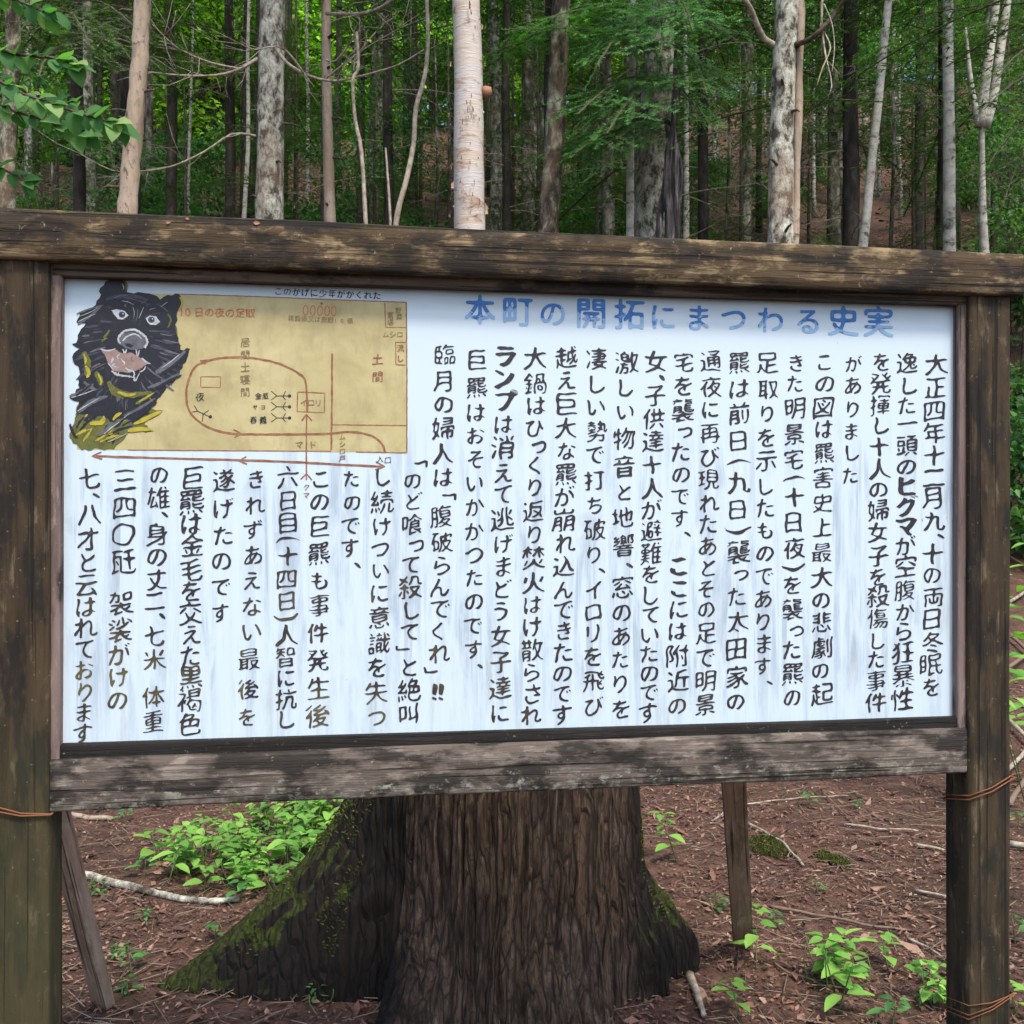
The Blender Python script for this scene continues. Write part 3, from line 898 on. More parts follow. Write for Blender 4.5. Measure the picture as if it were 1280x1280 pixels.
for cx_, cy_, n_, sx_, sy_ in ((588, 147, 16, 12, 10), (586, 250, 20, 16, 14), (592, 22, 6, 10, 8), (585, 205, 4, 14, 5), (585, 170, 5, 14, 6)):
    FS += [(max(563, min(606, fr.gauss(cx_, sx_))), fr.gauss(cy_, sy_), fr.uniform(.03, .06)) for _ in range(n_)]
bark_flakes(e, base, P, FS, 8.0, 44)
b = Buf()   # bracket fungus on the right edge
c = at(609, 115, 8.0) - base
v, f = tube([c + Vector((-0.03, 0, 0)), c + Vector((0.0, -.005, 0)), c + Vector((0.035, -.01, 0.005))], [0.045, 0.045, 0.03], 10, True, 0.1, 3)
b.add(v, f); b.build("bracket_fungus", M['dead_leaf'], e, True)
# 5 mossy trunk
e = tree_thing("broadleaf_tree", "trunk mottled with dark moss and pale lichen, right of the peeling birch")
o, base, P = make_trunk("trunk", 690, 282, 706, 30, 10.0, 29, 15, M['lichen_dark'], e, 5, -0.05, 1.4, 14, 0.14)
add_crown(e, BROAD[0], (0.2, 0, 9.0), 1.1)
# 6 grey lichened trunk
e = tree_thing("fir_tree", "stout grey lichened fir trunk behind the twisted silver snag")
o, base, P = make_trunk("trunk", 812, 285, 822, 40, 11.0, 44, 18, M['lichen'], e, 6, 0, 1.3, 16, 0.06)
add_crown(e, FIR[1], (0, 0, 6.6), 1.05, 1.0)
E6, B6 = e, base
# thin pale trunk beside it
e = tree_thing("birch_tree", "thin pale yellowish trunk touching the left side of the stout grey fir")
o, base, P = make_trunk("trunk", 788, 285, 790, 40, 10.6, 12, 11, M['birch_grey'], e, 61, 0, 1.2, 8, 0.1)
add_crown(e, BROAD[0], (0, 0, 7.6), 0.7)
# 7 trunk with stripped edge
e = tree_thing("fir_tree", "white blotched trunk with bark stripped along its right edge")
o, base, P = make_trunk("trunk", 976, 298, 983, 20, 9.0, 37, 16, M['lichen'], e, 7, 0, 1.25, 16, 0.06)
add_crown(e, FIR[2], (0, 0, 5.8), 1.0, 0.5)
b = Buf()
r0 = 37 * 9 / 1280 / 2
pts = []
for i in range(14):
    z = 3.6 + i * 0.19
    p = P(z) - base + Vector((r0 * 0.86, -r0 * 0.42, 0))
    pts.append(p)
v, f = tube(pts, [0.018] + [0.034 + 0.006 * math.sin(i * 1.3) for i in range(12)] + [0.012], 8, True, 0.15, 2)
b.add(v, f); b.build("bare_strip", M['dead'], e, True)
b = Buf(); m1 = px_branch(b, [(967, 56), (955, 48), (946, 30), (938, 10), (928, -4)], 8.9, base, 0.028, 0.02, 7, -0.3, 21)
b.build("limb", M['deadbr'], e, True)
b = Buf(); m1 = px_branch(b, [(993, 56), (1010, 50), (1028, 35), (1045, 15), (1058, -5)], 8.9, base, 0.026, 0.016, 7, -0.2, 22)
b.build("limb", M['dark_br'], e, True)
b = Buf()
m1 = px_branch(b, [(1028, -6), (1027, 25), (1029, 50), (1033, 75), (1038, 95), (1040, 110)], 8.8, base, 0.012, 0.005, 5, -0.1, 23)
m2 = px_branch(b, [(1030, 40), (1038, 60), (1028, 85), (1021, 107)], 8.8, base, 0.008, 0.004, 5, -0.2, 24)
m3 = px_branch(b, [(1030, 5), (1040, 30), (1043, 60), (1040, 90)], 8.75, base, 0.006, 0.003, 5, -0.2, 25)
twiglets(b, m1, 8, 0.25, 91, 0.004, 0.8)
b.build("hanging_dead_branch", M['deadbr'], e, True)
knots(e, base, P, 36, 9, [3.9, 4.5, 5.0, 5.2], M['dark_br'], 17)
# 8 leaning thin birch
e = tree_thing("birch_tree", "slim pale birch leaning right, right of the stripped white trunk")
o, base, P = make_trunk("trunk", 1076, 300, 1106, 5, 11.0, 13.5, 12.5, M['birch_grey'], e, 8, 0.04, 1.25, 10, 0.08)
add_crown(e, BROAD[1], ((P(9.5) - base).x, 0, 8.0), 0.75)
# 9 straight birch
e = tree_thing("birch_tree", "straight grey birch with dark flecks, left of the forked birch")
o, base, P = make_trunk("trunk", 1187, 305, 1185, 10, 11.0, 17, 13.5, M['birch_grey'], e, 9, 0, 1.2, 10, 0.06)
add_crown(e, BROAD[0], (0, 0, 8.6), 0.8)
# 10 forked birch
e = tree_thing("birch_tree", "birch forking into three white limbs near the right edge")
o, base, P = make_trunk("trunk", 1231, 305, 1226, 150, 12.0, 18, 6.3, M['birch_grey'], e, 10, 0, 1.2, 10, 0.06)
for pl, ra, rb in (([(1224, 158), (1217, 125), (1211, 80), (1207, 35)], .045, .015), ([(1226, 158), (1231, 110), (1239, 50), (1245, 0), (1250, -60)], .062, .045), ([(1232, 158), (1242, 120), (1251, 60), (1258, 10), (1266, -60)], .058, .045)):
    b = Buf(); px_branch(b, pl, 12.0, base, ra, rb, 8, 0.0, 31); b.build("limb", M['birch_grey'], e, True)
add_crown(e, BROAD[1], (0.4, 0, 8.6), 0.7)
# 11 trunk at the left edge
e = tree_thing("birch_tree", "pale cracked trunk at the left edge of the picture")
o, base, P = make_trunk("trunk", 8, 260, 16, 60, 9.5, 24, 13, M['lichen_dark'], e, 11, 0, 1.2, 12, 0.12)
add_crown(e, BROAD[0], (0, 0, 8.2), 0.9)
# curved saplings in front of the birch
for pl, ra, lab in (([(462, 330), (457, 275), (452, 190), (444, 150), (441, 100), (448, 85), (446, 40)], .020, "bare curving sapling stem, second left of the peeling birch"),
                    ([(492, 330), (496, 272), (508, 225), (517, 180), (520, 135), (531, 95), (535, 50), (533, -10)], .026, "tall wavy sapling stem just left of the peeling birch"),
                    ([(489, 330), (488, 275), (485, 225), (482, 185)], .014, "short broken pale stick standing between the two wavy sapling stems")):
    d = 8.6
    g = at(pl[0][0], pl[0][1], d); z = hgt(g.x, d)
    e = tag(empty("sapling", (g.x, d, z - 0.05)), lab, "sapling")
    b = Buf()
    pts = px_branch(b, pl, d, e.location, ra, ra * 0.6, 7, 0.1, 41)
    poly_branch(b, [Vector((0, 0, 0)), pts[0]], ra * 1.2, ra, 7)
    b.build("stem", M['deadbr'], e, True)
# twisted silver snag
g = at(832, 285, 9.6)
e = tag(empty("dead_snag", (g.x, 9.6, hgt(g.x, 9.6) - 0.05)), "twisted dark silver root snag standing against the stout grey fir", "dead snag")
b = Buf()
bl = e.location
for i, (pl, ra, rb) in enumerate([([(836, 420), (838, 290), (834, 240), (836, 190), (842, 150), (846, 95)], .055, .018), ([(848, 420), (846, 290), (846, 240), (846, 200), (843, 160)], .036, .016),
        ([(826, 420), (824, 290), (828, 250), (833, 210), (838, 165)], .034, .016), ([(842, 160), (832, 150), (834, 165), (838, 190)], .02, .012), ([(830, 262), (838, 256), (846, 258), (850, 244)], .02, .012),
        ([(844, 300), (849, 260), (852, 215), (846, 180)], .018, .012), ([(842, 150), (848, 125), (849, 100), (843, 80)], .018, .006), ([(820, 300), (826, 268), (832, 252), (836, 232)], .022, .012)]):
    px_branch(b, pl, 9.55 + 0.03 * i, bl, ra, rb, 14, 0.0, 60 + i, 0.45)
b.build("root_wood", M['snag'], e, True)
# green boughs of the stout fir reaching towards the board
HB = []
for k in range(4):
    sv, sf, tv, tf = bough(1.0, 100 + k, 0.0046, 0.017, 0.0024, 0.16, 0.058)
    HB.append(mesh_two("bough", sv, sf, tv, tf, M['dark_br'], M['needle']))
def hang_bough(e, base, start, tip, k, roll=0.0):
    a, b = at(*start), at(*tip)
    v = b - a
    o = link_mesh("bough", HB[k % len(HB)], e)
    L = v.length
    yaw = math.atan2(v.y, v.x)
    pit = math.atan2(v.z, math.hypot(v.x, v.y))
    o.location = a - base
    o.rotation_euler = (roll, -pit, yaw)
    o.scale = (L, L, L)
for i, (s, t) in enumerate([((815, 95, 10.9), (700, 125, 9.0)), ((815, 100, 10.9), (738, 150, 8.8)), ((815, 60, 10.9), (640, 20, 9.4)), ((815, 20, 10.9), (690, 0, 9.0)),
        ((820, 20, 10.9), (905, 35, 9.2)), ((820, 50, 10.9), (878, 95, 9.0)), ((815, 150, 10.9), (655, 190, 9.8)), ((815, 130, 10.9), (760, 200, 9.3)), ((820, -20, 10.9), (810, 45, 9.0)),
        ((815, 150, 10.9), (705, 175, 9.2)), ((815, 0, 10.9), (745, 60, 9.1)), ((820, 90, 10.9), (900, 150, 9.6)), ((815, 30, 10.9), (600, 60, 10.3)), ((815, -10, 10.9), (850, 20, 8.9))]):
    hang_bough(E6, B6, s, t, i, 0.25 * math.sin(i * 2.1))
# boughs of the white lichened fir and the leaning snag's neighbour, upper left (dark)
e = tree_thing("fir_tree", "dark fir with drooping boughs in front of the leaning tan snag")
o, base, P = make_trunk("trunk", 98, 262, 96, 20, 10.6, 17, 16, M['fir_bark'], e, 71, 0, 1.2, 10, 0.1)
add_crown(e, FIR[2], (0, 0, 4.6), 1.0, 2.0)
HD = []
for k in range(3):
    sv, sf, tv, tf = bough(1.0, 140 + k, 0.0058, 0.016, 0.0017, 0.2, 0.066)
    HD.append(mesh_two("bough", sv, sf, tv, tf, M['dark_br'], M['needle_dark']))
HBs, HB = HB, HD
for i, (s, t) in enumerate([((97, 40, 10.5), (190, 65, 9.0)), ((97, 60, 10.5), (60, 60, 8.6)), ((97, 20, 10.5), (130, 30, 8.7)), ((97, 120, 10.5), (160, 190, 9.2)), ((97, 0, 10.5), (210, 25, 9.0)), ((97, 10, 10.5), (20, 20, 9.0)), ((97, 140, 10.5), (140, 175, 9.0))]):
    hang_bough(e, base, s, t, i, 0.2 * math.sin(i * 1.7))
e = tree_thing("fir_tree", "dark fir whose boughs reach in from beyond the right edge")
o, base, P = make_trunk("trunk", 1318, 262, 1318, 20, 9.6, 30, 16, M['fir_bark'], e, 72, 0, 1.2, 10, 0.1)
add_crown(e, FIR[1], (0, 0, 5.6), 1.0, 2.0)
for i, (s, t) in enumerate([((1318, 80, 9.6), (1235, 110, 8.6)), ((1318, 130, 9.6), (1240, 180, 8.8)), ((1318, 160, 9.6), (1255, 240, 8.9)), ((1318, 30, 9.6), (1200, 20, 9.0)), ((1318, 50, 9.6), (1255, 70, 8.4)), ((1318, 0, 9.6), (1130, 0, 9.2)), ((1318, 180, 9.6), (1225, 215, 9.2))]):
    hang_bough(e, base, s, t, i, 0.2 * math.sin(i * 1.7))
HB = HBs

# ------------------------------------------------------------------ leafy branch reaching in from the left
e = tree_thing("broadleaf_tree", "young tree outside the left edge whose broad pale leaves hang in at top left")
tx, td = -2.62, 4.3
base = Vector((tx, td, hgt(tx, td) - 0.05)); e.location = base
v, f = tube([(0, 0, 0), (0.03, 0, 1.2), (0.02, 0, 2.4), (0.06, 0, 3.6), (0.1, 0.05, 5.2)], [0.05, 0.042, 0.034, 0.026, 0.01], 9)
mk("trunk", v, f, M['dark_br'], e, True)
b = Buf(); lc, ld, ln_ = [], [], []
r = random.Random(3)
for pl, d in (([(-150, 130), (-40, 62), (20, 68), (70, 74), (98, 84)], 4.1), ([(-150, 180), (-40, 95), (30, 118), (80, 135), (120, 148), (150, 158)], 4.0), ([(-150, 220), (-40, 130), (20, 140), (70, 155), (110, 172)], 4.2),
              ([(-150, 60), (-40, -20), (20, 0), (62, 18)], 4.1), ([(-150, 240), (-40, 205), (0, 210), (40, 232)], 4.4), ([(-150, 100), (-60, 75), (0, 100), (55, 125), (95, 128)], 4.25)):
    p = px_branch(b, pl, d, base, 0.010, 0.003, 5, 0.0, 5)
    for i in range(4, len(p)):
        for sgn in (-1, 1, 0):
            if r.random() < (0.12 if sgn else 0.3): continue
            dv = (p[i] - p[i - 1]).normalized()
            side = Vector((-dv.z, r.uniform(-.8, .3), dv.x)) * sgn
            lc.append(p[i]); q = (dv * r.uniform(.2, 1.0) + side * r.uniform(.4, 1.3) + Vector((r.uniform(-.2, .4), r.uniform(-.8, .4), r.uniform(-.5, .05)))).normalized()
            ld.append(q)
            ln_.append(Vector((r.uniform(-.35, .35), -0.75 + r.uniform(-.3, .3), 0.75)).normalized())
b.build("branch", M['dark_br'], e, True)
lc, ld, ln_ = (np.array([tuple(q) for q in z]) for z in (lc, ld, ln_))
s = NR.uniform(0.045, 0.095, len(lc))
v, f = leaf_smooth(lc, ld, unit(ln_ - ld * np.sum(ln_ * ld, 1)[:, None]), s, s * 0.78)
mk("foliage", v, f, M['leaf_blue'], e, True)
o = link_mesh("crown", BROAD[1], e); o.location = (-0.6, 0.2, 6.6); o.scale = (.5,) * 3

# ------------------------------------------------------------------ the wood behind
HERO = [(10, "pale edge trunk"), (162, "leaning tan snag"), (338, "lichened trunk"), (410, "thin tan snag"), (584, "peeling birch"), (697, "mossy trunk"), (815, "stout grey fir"),
        (980, "stripped trunk"), (1090, "slim birch"), (1187, "straight birch"), (1232, "forked birch")]
def gap(px):
    if px < HERO[0][0]: return "left of " + HERO[0][1]
    for (a, na), (b_, nb) in zip(HERO[:-1], HERO[1:]):
        if a <= px < b_: return "between %s and %s" % (na, nb)
    return "right of " + HERO[-1][1]
ORD = ["first", "second", "third", "fourth", "fifth", "sixth", "seventh", "eighth", "ninth", "tenth", "eleventh", "twelfth", "thirteenth", "fourteenth", "fifteenth", "sixteenth", "seventeenth", "eighteenth"]
pending = []
def later(o, desc, cat, px, group):
    pending.append((desc, gap(px), px, o, cat, group))
def flush():
    keyed = {}
    for p in pending: keyed.setdefault((p[0], p[1]), []).append(p)
    for (desc, g), L in keyed.items():
        L.sort(key=lambda q: q[2])
        for i, q in enumerate(L):
            if len(L) == 1: lab = "%s %s" % (desc, g)
            else: lab = "%s, %s from left %s" % (desc, ORD[i] if i < 18 else "%dth" % (i + 1), g)
            tag(q[3], lab, q[4], q[5])

WH = [dead_whorls(s_) for s_ in (3, 4, 5)]
taken = []
def free_spot(dlo, dhi, pxlo, pxhi, sep_m, tries=200):
    for _ in range(tries):
        d = rng.uniform(dlo, dhi); px = rng.uniform(pxlo, pxhi)
        x = (px - 640) / 1280 * d
        if all((x - a) ** 2 + (d - b_) ** 2 > sep_m ** 2 for a, b_ in taken):
            taken.append((x, d)); return x, d, px
    return None
KINDS = [("fir_tree", "dark slender fir", 'fir_bark', (0.13, 0.24)), ("fir_tree", "grey barked fir", 'grey_bark', (0.16, 0.30)), ("birch_tree", "thin pale birch", 'birch_grey', (0.07, 0.13)), ("fir_tree", "lichen spotted trunk", 'lichen', (0.16, 0.28))]
def wood_tree(x, d, px, kind, i):
    nm, desc, bm, (w0, w1) = kind
    zb = hgt(x, d) - 0.1
    H = rng.uniform(13, 18) if nm == "fir_tree" else rng.uniform(9, 13)
    e = empty(nm, (x, d, zb))
    lean = rng.uniform(-.35, .35)
    dia = rng.uniform(w0, w1)
    path = [Vector((lean * (u ** 1.5) + 0.05 * noise.noise(Vector((i * 1.7, u * 6, 0))), 0.05 * noise.noise(Vector((i * 1.7, u * 6, 5))), H * u)) for u in [k / 14 for k in range(15)]]
    rad = [dia / 2 * (1.3 if k == 0 else 1.05 - 0.85 * k / 14) for k in range(15)]
    v, f = tube(path, rad, 9, True, 0.12, i)
    mk("trunk", v, f, M[bm], e, True)
    if nm == "fir_tree":
        py = rng.uniform(-60, 70) if px < 720 else rng.uniform(60, 230)       # where the lowest green boughs begin
        cb = max(1.2, CAMZ + (640 - py) / 1280 * d - zb)
        H = max(H, cb + 5)
        if d < 21 and rng.random() < 0.7:
            o = link_mesh("dead_branches", WH[i % 3], e); o.location = (0, 0, rng.uniform(1.2, 3.0)); o.rotation_euler = (0, 0, rng.uniform(0, 6.28))
        add_crown(e, FIR[rng.randrange(3)], (0, 0, cb), (H - cb + 0.4) / 11.5, rng.uniform(0, 6.28))
    else:
        add_crown(e, BROAD[rng.randrange(2)], (lean * .7, 0, H - 2.2), rng.uniform(0.7, 1.0), rng.uniform(0, 6.28))
    later(e, desc + (" far back" if d > 26 else ""), "tree", px, "trees of the wood behind the board")
for i in range(140):
    far = 50 <= i < 128
    s = free_spot(*((22, 58) if far else ((12.2, 25) if i < 128 else (14, 31))), -120 if i < 88 or i >= 128 else 640, 1400 if i < 128 else 780, 1.5 if far else 1.15)
    if not s: continue
    x, d, px = s
    if far and px < 600 and d > 31: continue
    k = rng.choices(range(4), [5, 4, 2.2, 1.6] if i < 128 else [8, 2, 1, .5])[0]
    wood_tree(x, d, px, KINDS[k], i)
# the same wood going on past both edges of the picture
rs = random.Random(99)
for i in range(56):
    left = i % 2 == 0
    d = rs.uniform(8.5, 34); px = rs.uniform(-900, -140) if left else rs.uniform(1420, 2180)
    x = (px - 640) / 1280 * d
    if any((x - a) ** 2 + (d - b_) ** 2 < 1.7 for a, b_ in taken): continue
    taken.append((x, d))
    zb = hgt(x, d) - 0.1
    e = empty("fir_tree", (x, d, zb)); H = rs.uniform(13, 17); dia = rs.uniform(.14, .28)
    v, f = tube([(0.2 * (k / 10) ** 2, 0, H * k / 10) for k in range(11)], [dia / 2 * (1.1 - .9 * k / 10) for k in range(11)], 10, True, 0.12, i)
    mk("trunk", v, f, M[rs.choice(['fir_bark', 'grey_bark', 'lichen'])], e, True)
    add_crown(e, FIR[i % 3], (0, 0, rs.uniform(2.5, 5.5)), 0.95, rs.uniform(0, 6))
    tag(e, "fir of the same wood, standing outside the picture beyond its %s edge" % ("left" if left else "right"), "tree", "firs beyond the %s edge of the picture" % ("left" if left else "right"))
# sunlit broadleaf trees beyond the crest
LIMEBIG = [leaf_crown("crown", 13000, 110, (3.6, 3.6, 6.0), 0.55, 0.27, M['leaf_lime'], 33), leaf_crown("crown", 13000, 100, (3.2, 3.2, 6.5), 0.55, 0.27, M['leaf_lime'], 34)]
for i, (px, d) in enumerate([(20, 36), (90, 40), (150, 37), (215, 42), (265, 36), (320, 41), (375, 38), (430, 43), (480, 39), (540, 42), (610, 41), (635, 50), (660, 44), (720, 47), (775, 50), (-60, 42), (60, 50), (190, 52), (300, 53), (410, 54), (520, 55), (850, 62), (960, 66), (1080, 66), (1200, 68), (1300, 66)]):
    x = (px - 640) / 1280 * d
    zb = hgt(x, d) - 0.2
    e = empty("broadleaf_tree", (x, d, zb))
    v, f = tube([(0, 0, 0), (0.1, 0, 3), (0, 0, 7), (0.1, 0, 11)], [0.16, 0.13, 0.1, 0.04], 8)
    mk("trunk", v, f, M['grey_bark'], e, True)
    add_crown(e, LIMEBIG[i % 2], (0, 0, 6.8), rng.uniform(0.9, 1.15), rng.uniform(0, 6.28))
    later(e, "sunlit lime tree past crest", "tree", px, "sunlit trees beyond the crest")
# young firs
for i, (px, d, k, s_) in enumerate([(1032, 9.2, 1, .62), (560, 15, 0, .8), (640, 17, 0, .9), (745, 16, 1, 1.0), (880, 14.5, 0, .8), (925, 17, 1, 1.0), (230, 15, 0, .7), (470, 16, 1, .9), (370, 17, 0, .8), (1140, 13.5, 1, .9), (1010, 20, 0, .8), (1260, 15, 0, .9), (70, 15, 1, .9), (1155, 22, 0, 1.0), (690, 23, 0, 1.1), (290, 22, 1, .9), (520, 24, 0, 1.1)] + [(rng.uniform(-40, 1310), rng.uniform(13, 30), rng.randrange(2), rng.uniform(.75, 1.35)) for _ in range(24)]):
    x = (px - 640) / 1280 * d
    zb = hgt(x, d) - 0.05
    if i == 0: zb_top = 1.5 + (640 - 246) / 1280 * d
    e = empty("young_fir", (x, d, zb))
    sc_ = s_
    h = (6.0, 4.6)[k] * sc_
    v, f = tube([(0, 0, 0), (0.02, 0, h * .5), (0, 0, h * 1.0)], [0.035 * sc_ + .01, 0.025 * sc_ + .005, 0.006], 7)
    mk("trunk", v, f, M['dark_br'], e, True)
    add_crown(e, FIRLOW[k], (0, 0, 0.25), sc_, rng.uniform(0, 6.28))
    if i == 0:
        e.children[1].data = fir_crown("crown", 0, 4.6, 1.35, 16, M['needle'], 0.30, 5, 0.016, 0.03, 0.0045, 0.11)
        k_ = (zb_top - zb) / 4.85
        e.scale = (k_ * 0.9, k_ * 0.9, k_)
        tag(e, "bright green young fir just right of the stripped white trunk", "young fir", "young firs on the slope")
    else:
        later(e, "dark young fir", "young fir", px, "young firs on the slope")
# shrubs
def shrub(px, d, s_, k, mat=None, desc="leafy green shrub"):
    x = (px - 640) / 1280 * d
    e = empty("shrub", (x, d, hgt(x, d) - 0.03))
    v, f = tube([(0, 0, 0), (0.03, 0, 0.3 * s_), (0, 0.02, 0.6 * s_)], [0.02, 0.014, 0.006], 6)
    mk("stem", v, f, M['dark_br'], e, True)
    o = link_mesh("foliage", BUSH[k], e)
    o.location = (0, 0, 0.62 * s_); o.scale = (s_, s_, s_ * rng.uniform(.9, 1.3)); o.rotation_euler = (0, 0, rng.uniform(0, 6.28))
    later(e, desc, "shrub", px, "shrubs under the trees")
for i in range(78):
    s = free_spot(9.5 if i < 52 else 13, 15 if i < 36 else 34, -60 if i < 36 or i >= 62 else 680, 1330 if i < 62 else 720, 0.8)
    if not s: continue
    x, d, px = s
    if px > 930 and px < 1180 and d > 14 and rng.random() < 0.4: continue
    shrub(px, d, rng.uniform(0.7, 1.25), rng.randrange(3))
for px, d, s_, k in ((190, 15, 1.0, 0), (215, 18, 1.2, 2), (165, 19, 1.1, 0), (240, 21, 1.2, 1), (205, 23, 1.3, 0), (250, 16, .9, 2), (430, 16, 1.0, 0), (455, 20, 1.2, 2), (390, 18, 1.1, 0), (125, 16, 1.0, 2), (545, 17, 1.1, 0), (180, 26, 1.3, 2), (230, 27, 1.3, 0), (470, 26, 1.3, 1)):
    shrub(px, d, s_, k)
# broadleaf understorey on the right
for px, d, z, s_, k in ((1165, 16, 5.4, .62, 1), (1110, 17, 5.6, .6, 1), (1275, 13, 3.4, .5, 1), (905, 19, 5.5, .7, 0), (60, 13, 3.0, .5, 0), (1050, 21, 4.3, .5, 1), (455, 13.5, 2.8, .45, 0), (540, 17, 4.5, .6, 0)):
    x = (px - 640) / 1280 * d
    e = empty("understorey_tree", (x, d, hgt(x, d) - 0.05))
    v, f = tube([(0, 0, 0), (0.1, 0, z * .5), (0.05, 0, z)], [0.04, 0.03, 0.012], 7)
    mk("trunk", v, f, M['grey_bark'], e, True)
    add_crown(e, BROAD[k], (0, 0, z), s_, rng.uniform(0, 6.28))
    later(e, "small broadleaf understorey tree", "tree", px, "small broadleaf trees under the firs")
flush()

# ------------------------------------------------------------------ notice board frame of reference (s along the board, y away from the camera, z up)
BO = Vector((0.051, 2.0266, 0)); BY = R(8.47)
BU = Vector((math.cos(BY), math.sin(BY), 0)); BN = Vector((-math.sin(BY), math.cos(BY), 0))
def bp(px, py, off=0.0):
    """point of the board plane (off metres in front of the panel face) -> (s, z)"""
    r = ray(px, py)
    k = (BO.dot(BN) - off) / r.dot(BN)
    q = r * k
    return ((q - BO).dot(BU), CAMZ + q.z)
board = tag(empty("notice_board", (BO.x, BO.y, 0), BY), "weathered timber notice board with hand-lettered white panel standing in front of the tree stump", "notice board")

def timber(name, e0, e1, yf, yb, mat, nseg=60, rnd=0.004, amp=0.0012, seed=0, horiz=True, parent=None):
    """bar from end e0 to end e1; each end is ((s,z) low side, (s,z) high side)"""
    prof = []                                       # (u across 0..1, v depth 0..1, corner inset)
    def prof_pts(w, dpt):
        pts = []
        c = rnd
        side = lambda a, b, n: [(a[0] + (b[0] - a[0]) * i / n, a[1] + (b[1] - a[1]) * i / n) for i in range(n)]
        cs = [(c, 0), (w - c, 0), (w, c), (w, dpt - c), (w - c, dpt), (c, dpt), (0, dpt - c), (0, c)]
        for i in range(8):
            pts += side(cs[i], cs[(i + 1) % 8], 4 if i % 2 == 0 else 1)
        return pts
    vs, fs = [], []
    n = 0
    for i in range(nseg + 1):
        t = i / nseg
        lo = Vector(e0[0]).lerp(Vector(e1[0]), t); hi = Vector(e0[1]).lerp(Vector(e1[1]), t)
        w_ = (hi - lo).length; dr = (hi - lo) / w_
        pp = prof_pts(w_, yb - yf); n = len(pp)
        for a, d in pp:
            q = lo + dr * a
            p = Vector((q.x, yf + d, q.y))
            k = Vector((p.x * (3 if horiz else 40), p.y * 40, p.z * (40 if horiz else 3)))
            nz = noise.noise(k + Vector((seed, 0, 0))) * amp + noise.noise(k * 0.25 + Vector((seed, 5, 0))) * amp * 1.5
            cdir = Vector((0, d - (yb - yf) / 2, 0)).normalized() if 0.001 < a < w_ - 0.001 else Vector((0, 0, 0))
            edge = Vector((dr.x, 0, dr.y)) * (1 if a > w_ / 2 else -1)
            p += (cdir + edge * (1 if (a <= rnd or a >= w_ - rnd) else 0)) * nz
            vs.append(tuple(p))
    for i in range(nseg):
        for k in range(n):
            a, b_ = i * n + k, i * n + (k + 1) % n
            fs.append((a, b_, b_ + n, a + n))
    fs.append(tuple(range(n))[::-1]); fs.append(tuple(range(nseg * n, nseg * n + n)))
    me = mk(name, vs, fs, mat, parent if parent is not None else board, True)
    bm = bmesh.new(); bm.from_mesh(me.data); bmesh.ops.recalc_face_normals(bm, faces=bm.faces); bm.to_mesh(me.data); bm.free()
    return me

# posts
def vbar(name, pxl, pxr, pyref, off, z0, z1, yb, mat, seed):
    sl, _ = bp(pxl, pyref, off); sr, _ = bp(pxr, pyref, off)
    return timber(name, ((sl, z0), (sr, z0)), ((sl, z1), (sr, z1)), -off, yb, mat, 90, 0.004, 0.0014, seed, False)
BT = bp(640, 346, .05)[1]
POST_L = vbar("post", -7, 61, 640, .035, -0.25, bp(30, 300, .035)[1], 0.055, M['post'], 1)
POST_R = vbar("post", 1212, 1264, 640, .035, -0.25, bp(1240, 345, .035)[1], 0.055, M['post'], 2)
# top beam
s0 = bp(-70, 300, .05)[0]; s1 = bp(1279, 340, .05)[0]
def line_z(xa, ya, xb, yb_, off, s):
    a, b_ = bp(xa, ya, off), bp(xb, yb_, off)
    t = (s - a[0]) / (b_[0] - a[0]); return a[1] + (b_[1] - a[1]) * t
def hbar(name, s0, s1, lo, hi, off, yb, mat, seed, nseg=110, amp=0.0015, rnd=0.004):
    e0 = ((s0, line_z(*lo, off, s0)), (s0, line_z(*hi, off, s0)))
    e1 = ((s1, line_z(*lo, off, s1)), (s1, line_z(*hi, off, s1)))
    return timber(name, e0, e1, -off, yb, mat, nseg, rnd, amp, seed)
hbar("top_beam", s0, s1, (0, 322, 1278, 369), (0, 260, 1278, 317), .052, 0.062, M['beam'], 3, 140, 0.002)
# bottom rail between the posts
sL = bp(60, 980, .035)[0] + 0.002; sR = bp(1211, 940, .035)[0] - 0.001
hbar("bottom_rail", sL, sR, (57, 1016, 1212, 967), (57, 951, 1212, 910), .031, 0.012, M['rail'], 4, 120, 0.002)
# inner moulding: left, right, top, bottom ledge
mo = .022
a0, a1 = bp(62, 640, mo)[0], bp(77, 640, mo)[0]
zt = bp(640, 345, mo)[1]; zb_ = bp(640, 925, mo)[1]
timber("moulding", ((a0, 1.02), (a1 - .004, 1.02)), ((a0, zt), (a1, zt)), -mo, 0.012, M['mould'], 50, 0.003, 0.0008, 5, False)
a0, a1 = bp(1199, 640, mo)[0], bp(1211.5, 640, mo)[0]
timber("moulding", ((a0 - .003, 1.02), (a1, 1.02)), ((a0, zt), (a1, zt)), -mo, 0.012, M['mould'], 50, 0.003, 0.0008, 6, False)
s0m, s1m = bp(66, 340, mo)[0] , bp(1211, 370, mo)[0]
hbar("moulding", s0m, s1m, (84, 345, 1200, 381), (84, 326, 1200, 364), mo + .002, 0.010, M['mouldx'], 7, 60, 0.0008, 0.003)
hbar("moulding", sL + .004, sR - .004, (60, 956, 1210, 915), (60, 931.5, 1210, 896), mo - .004, 0.010, M['ledge'], 8, 60, 0.001, 0.003)

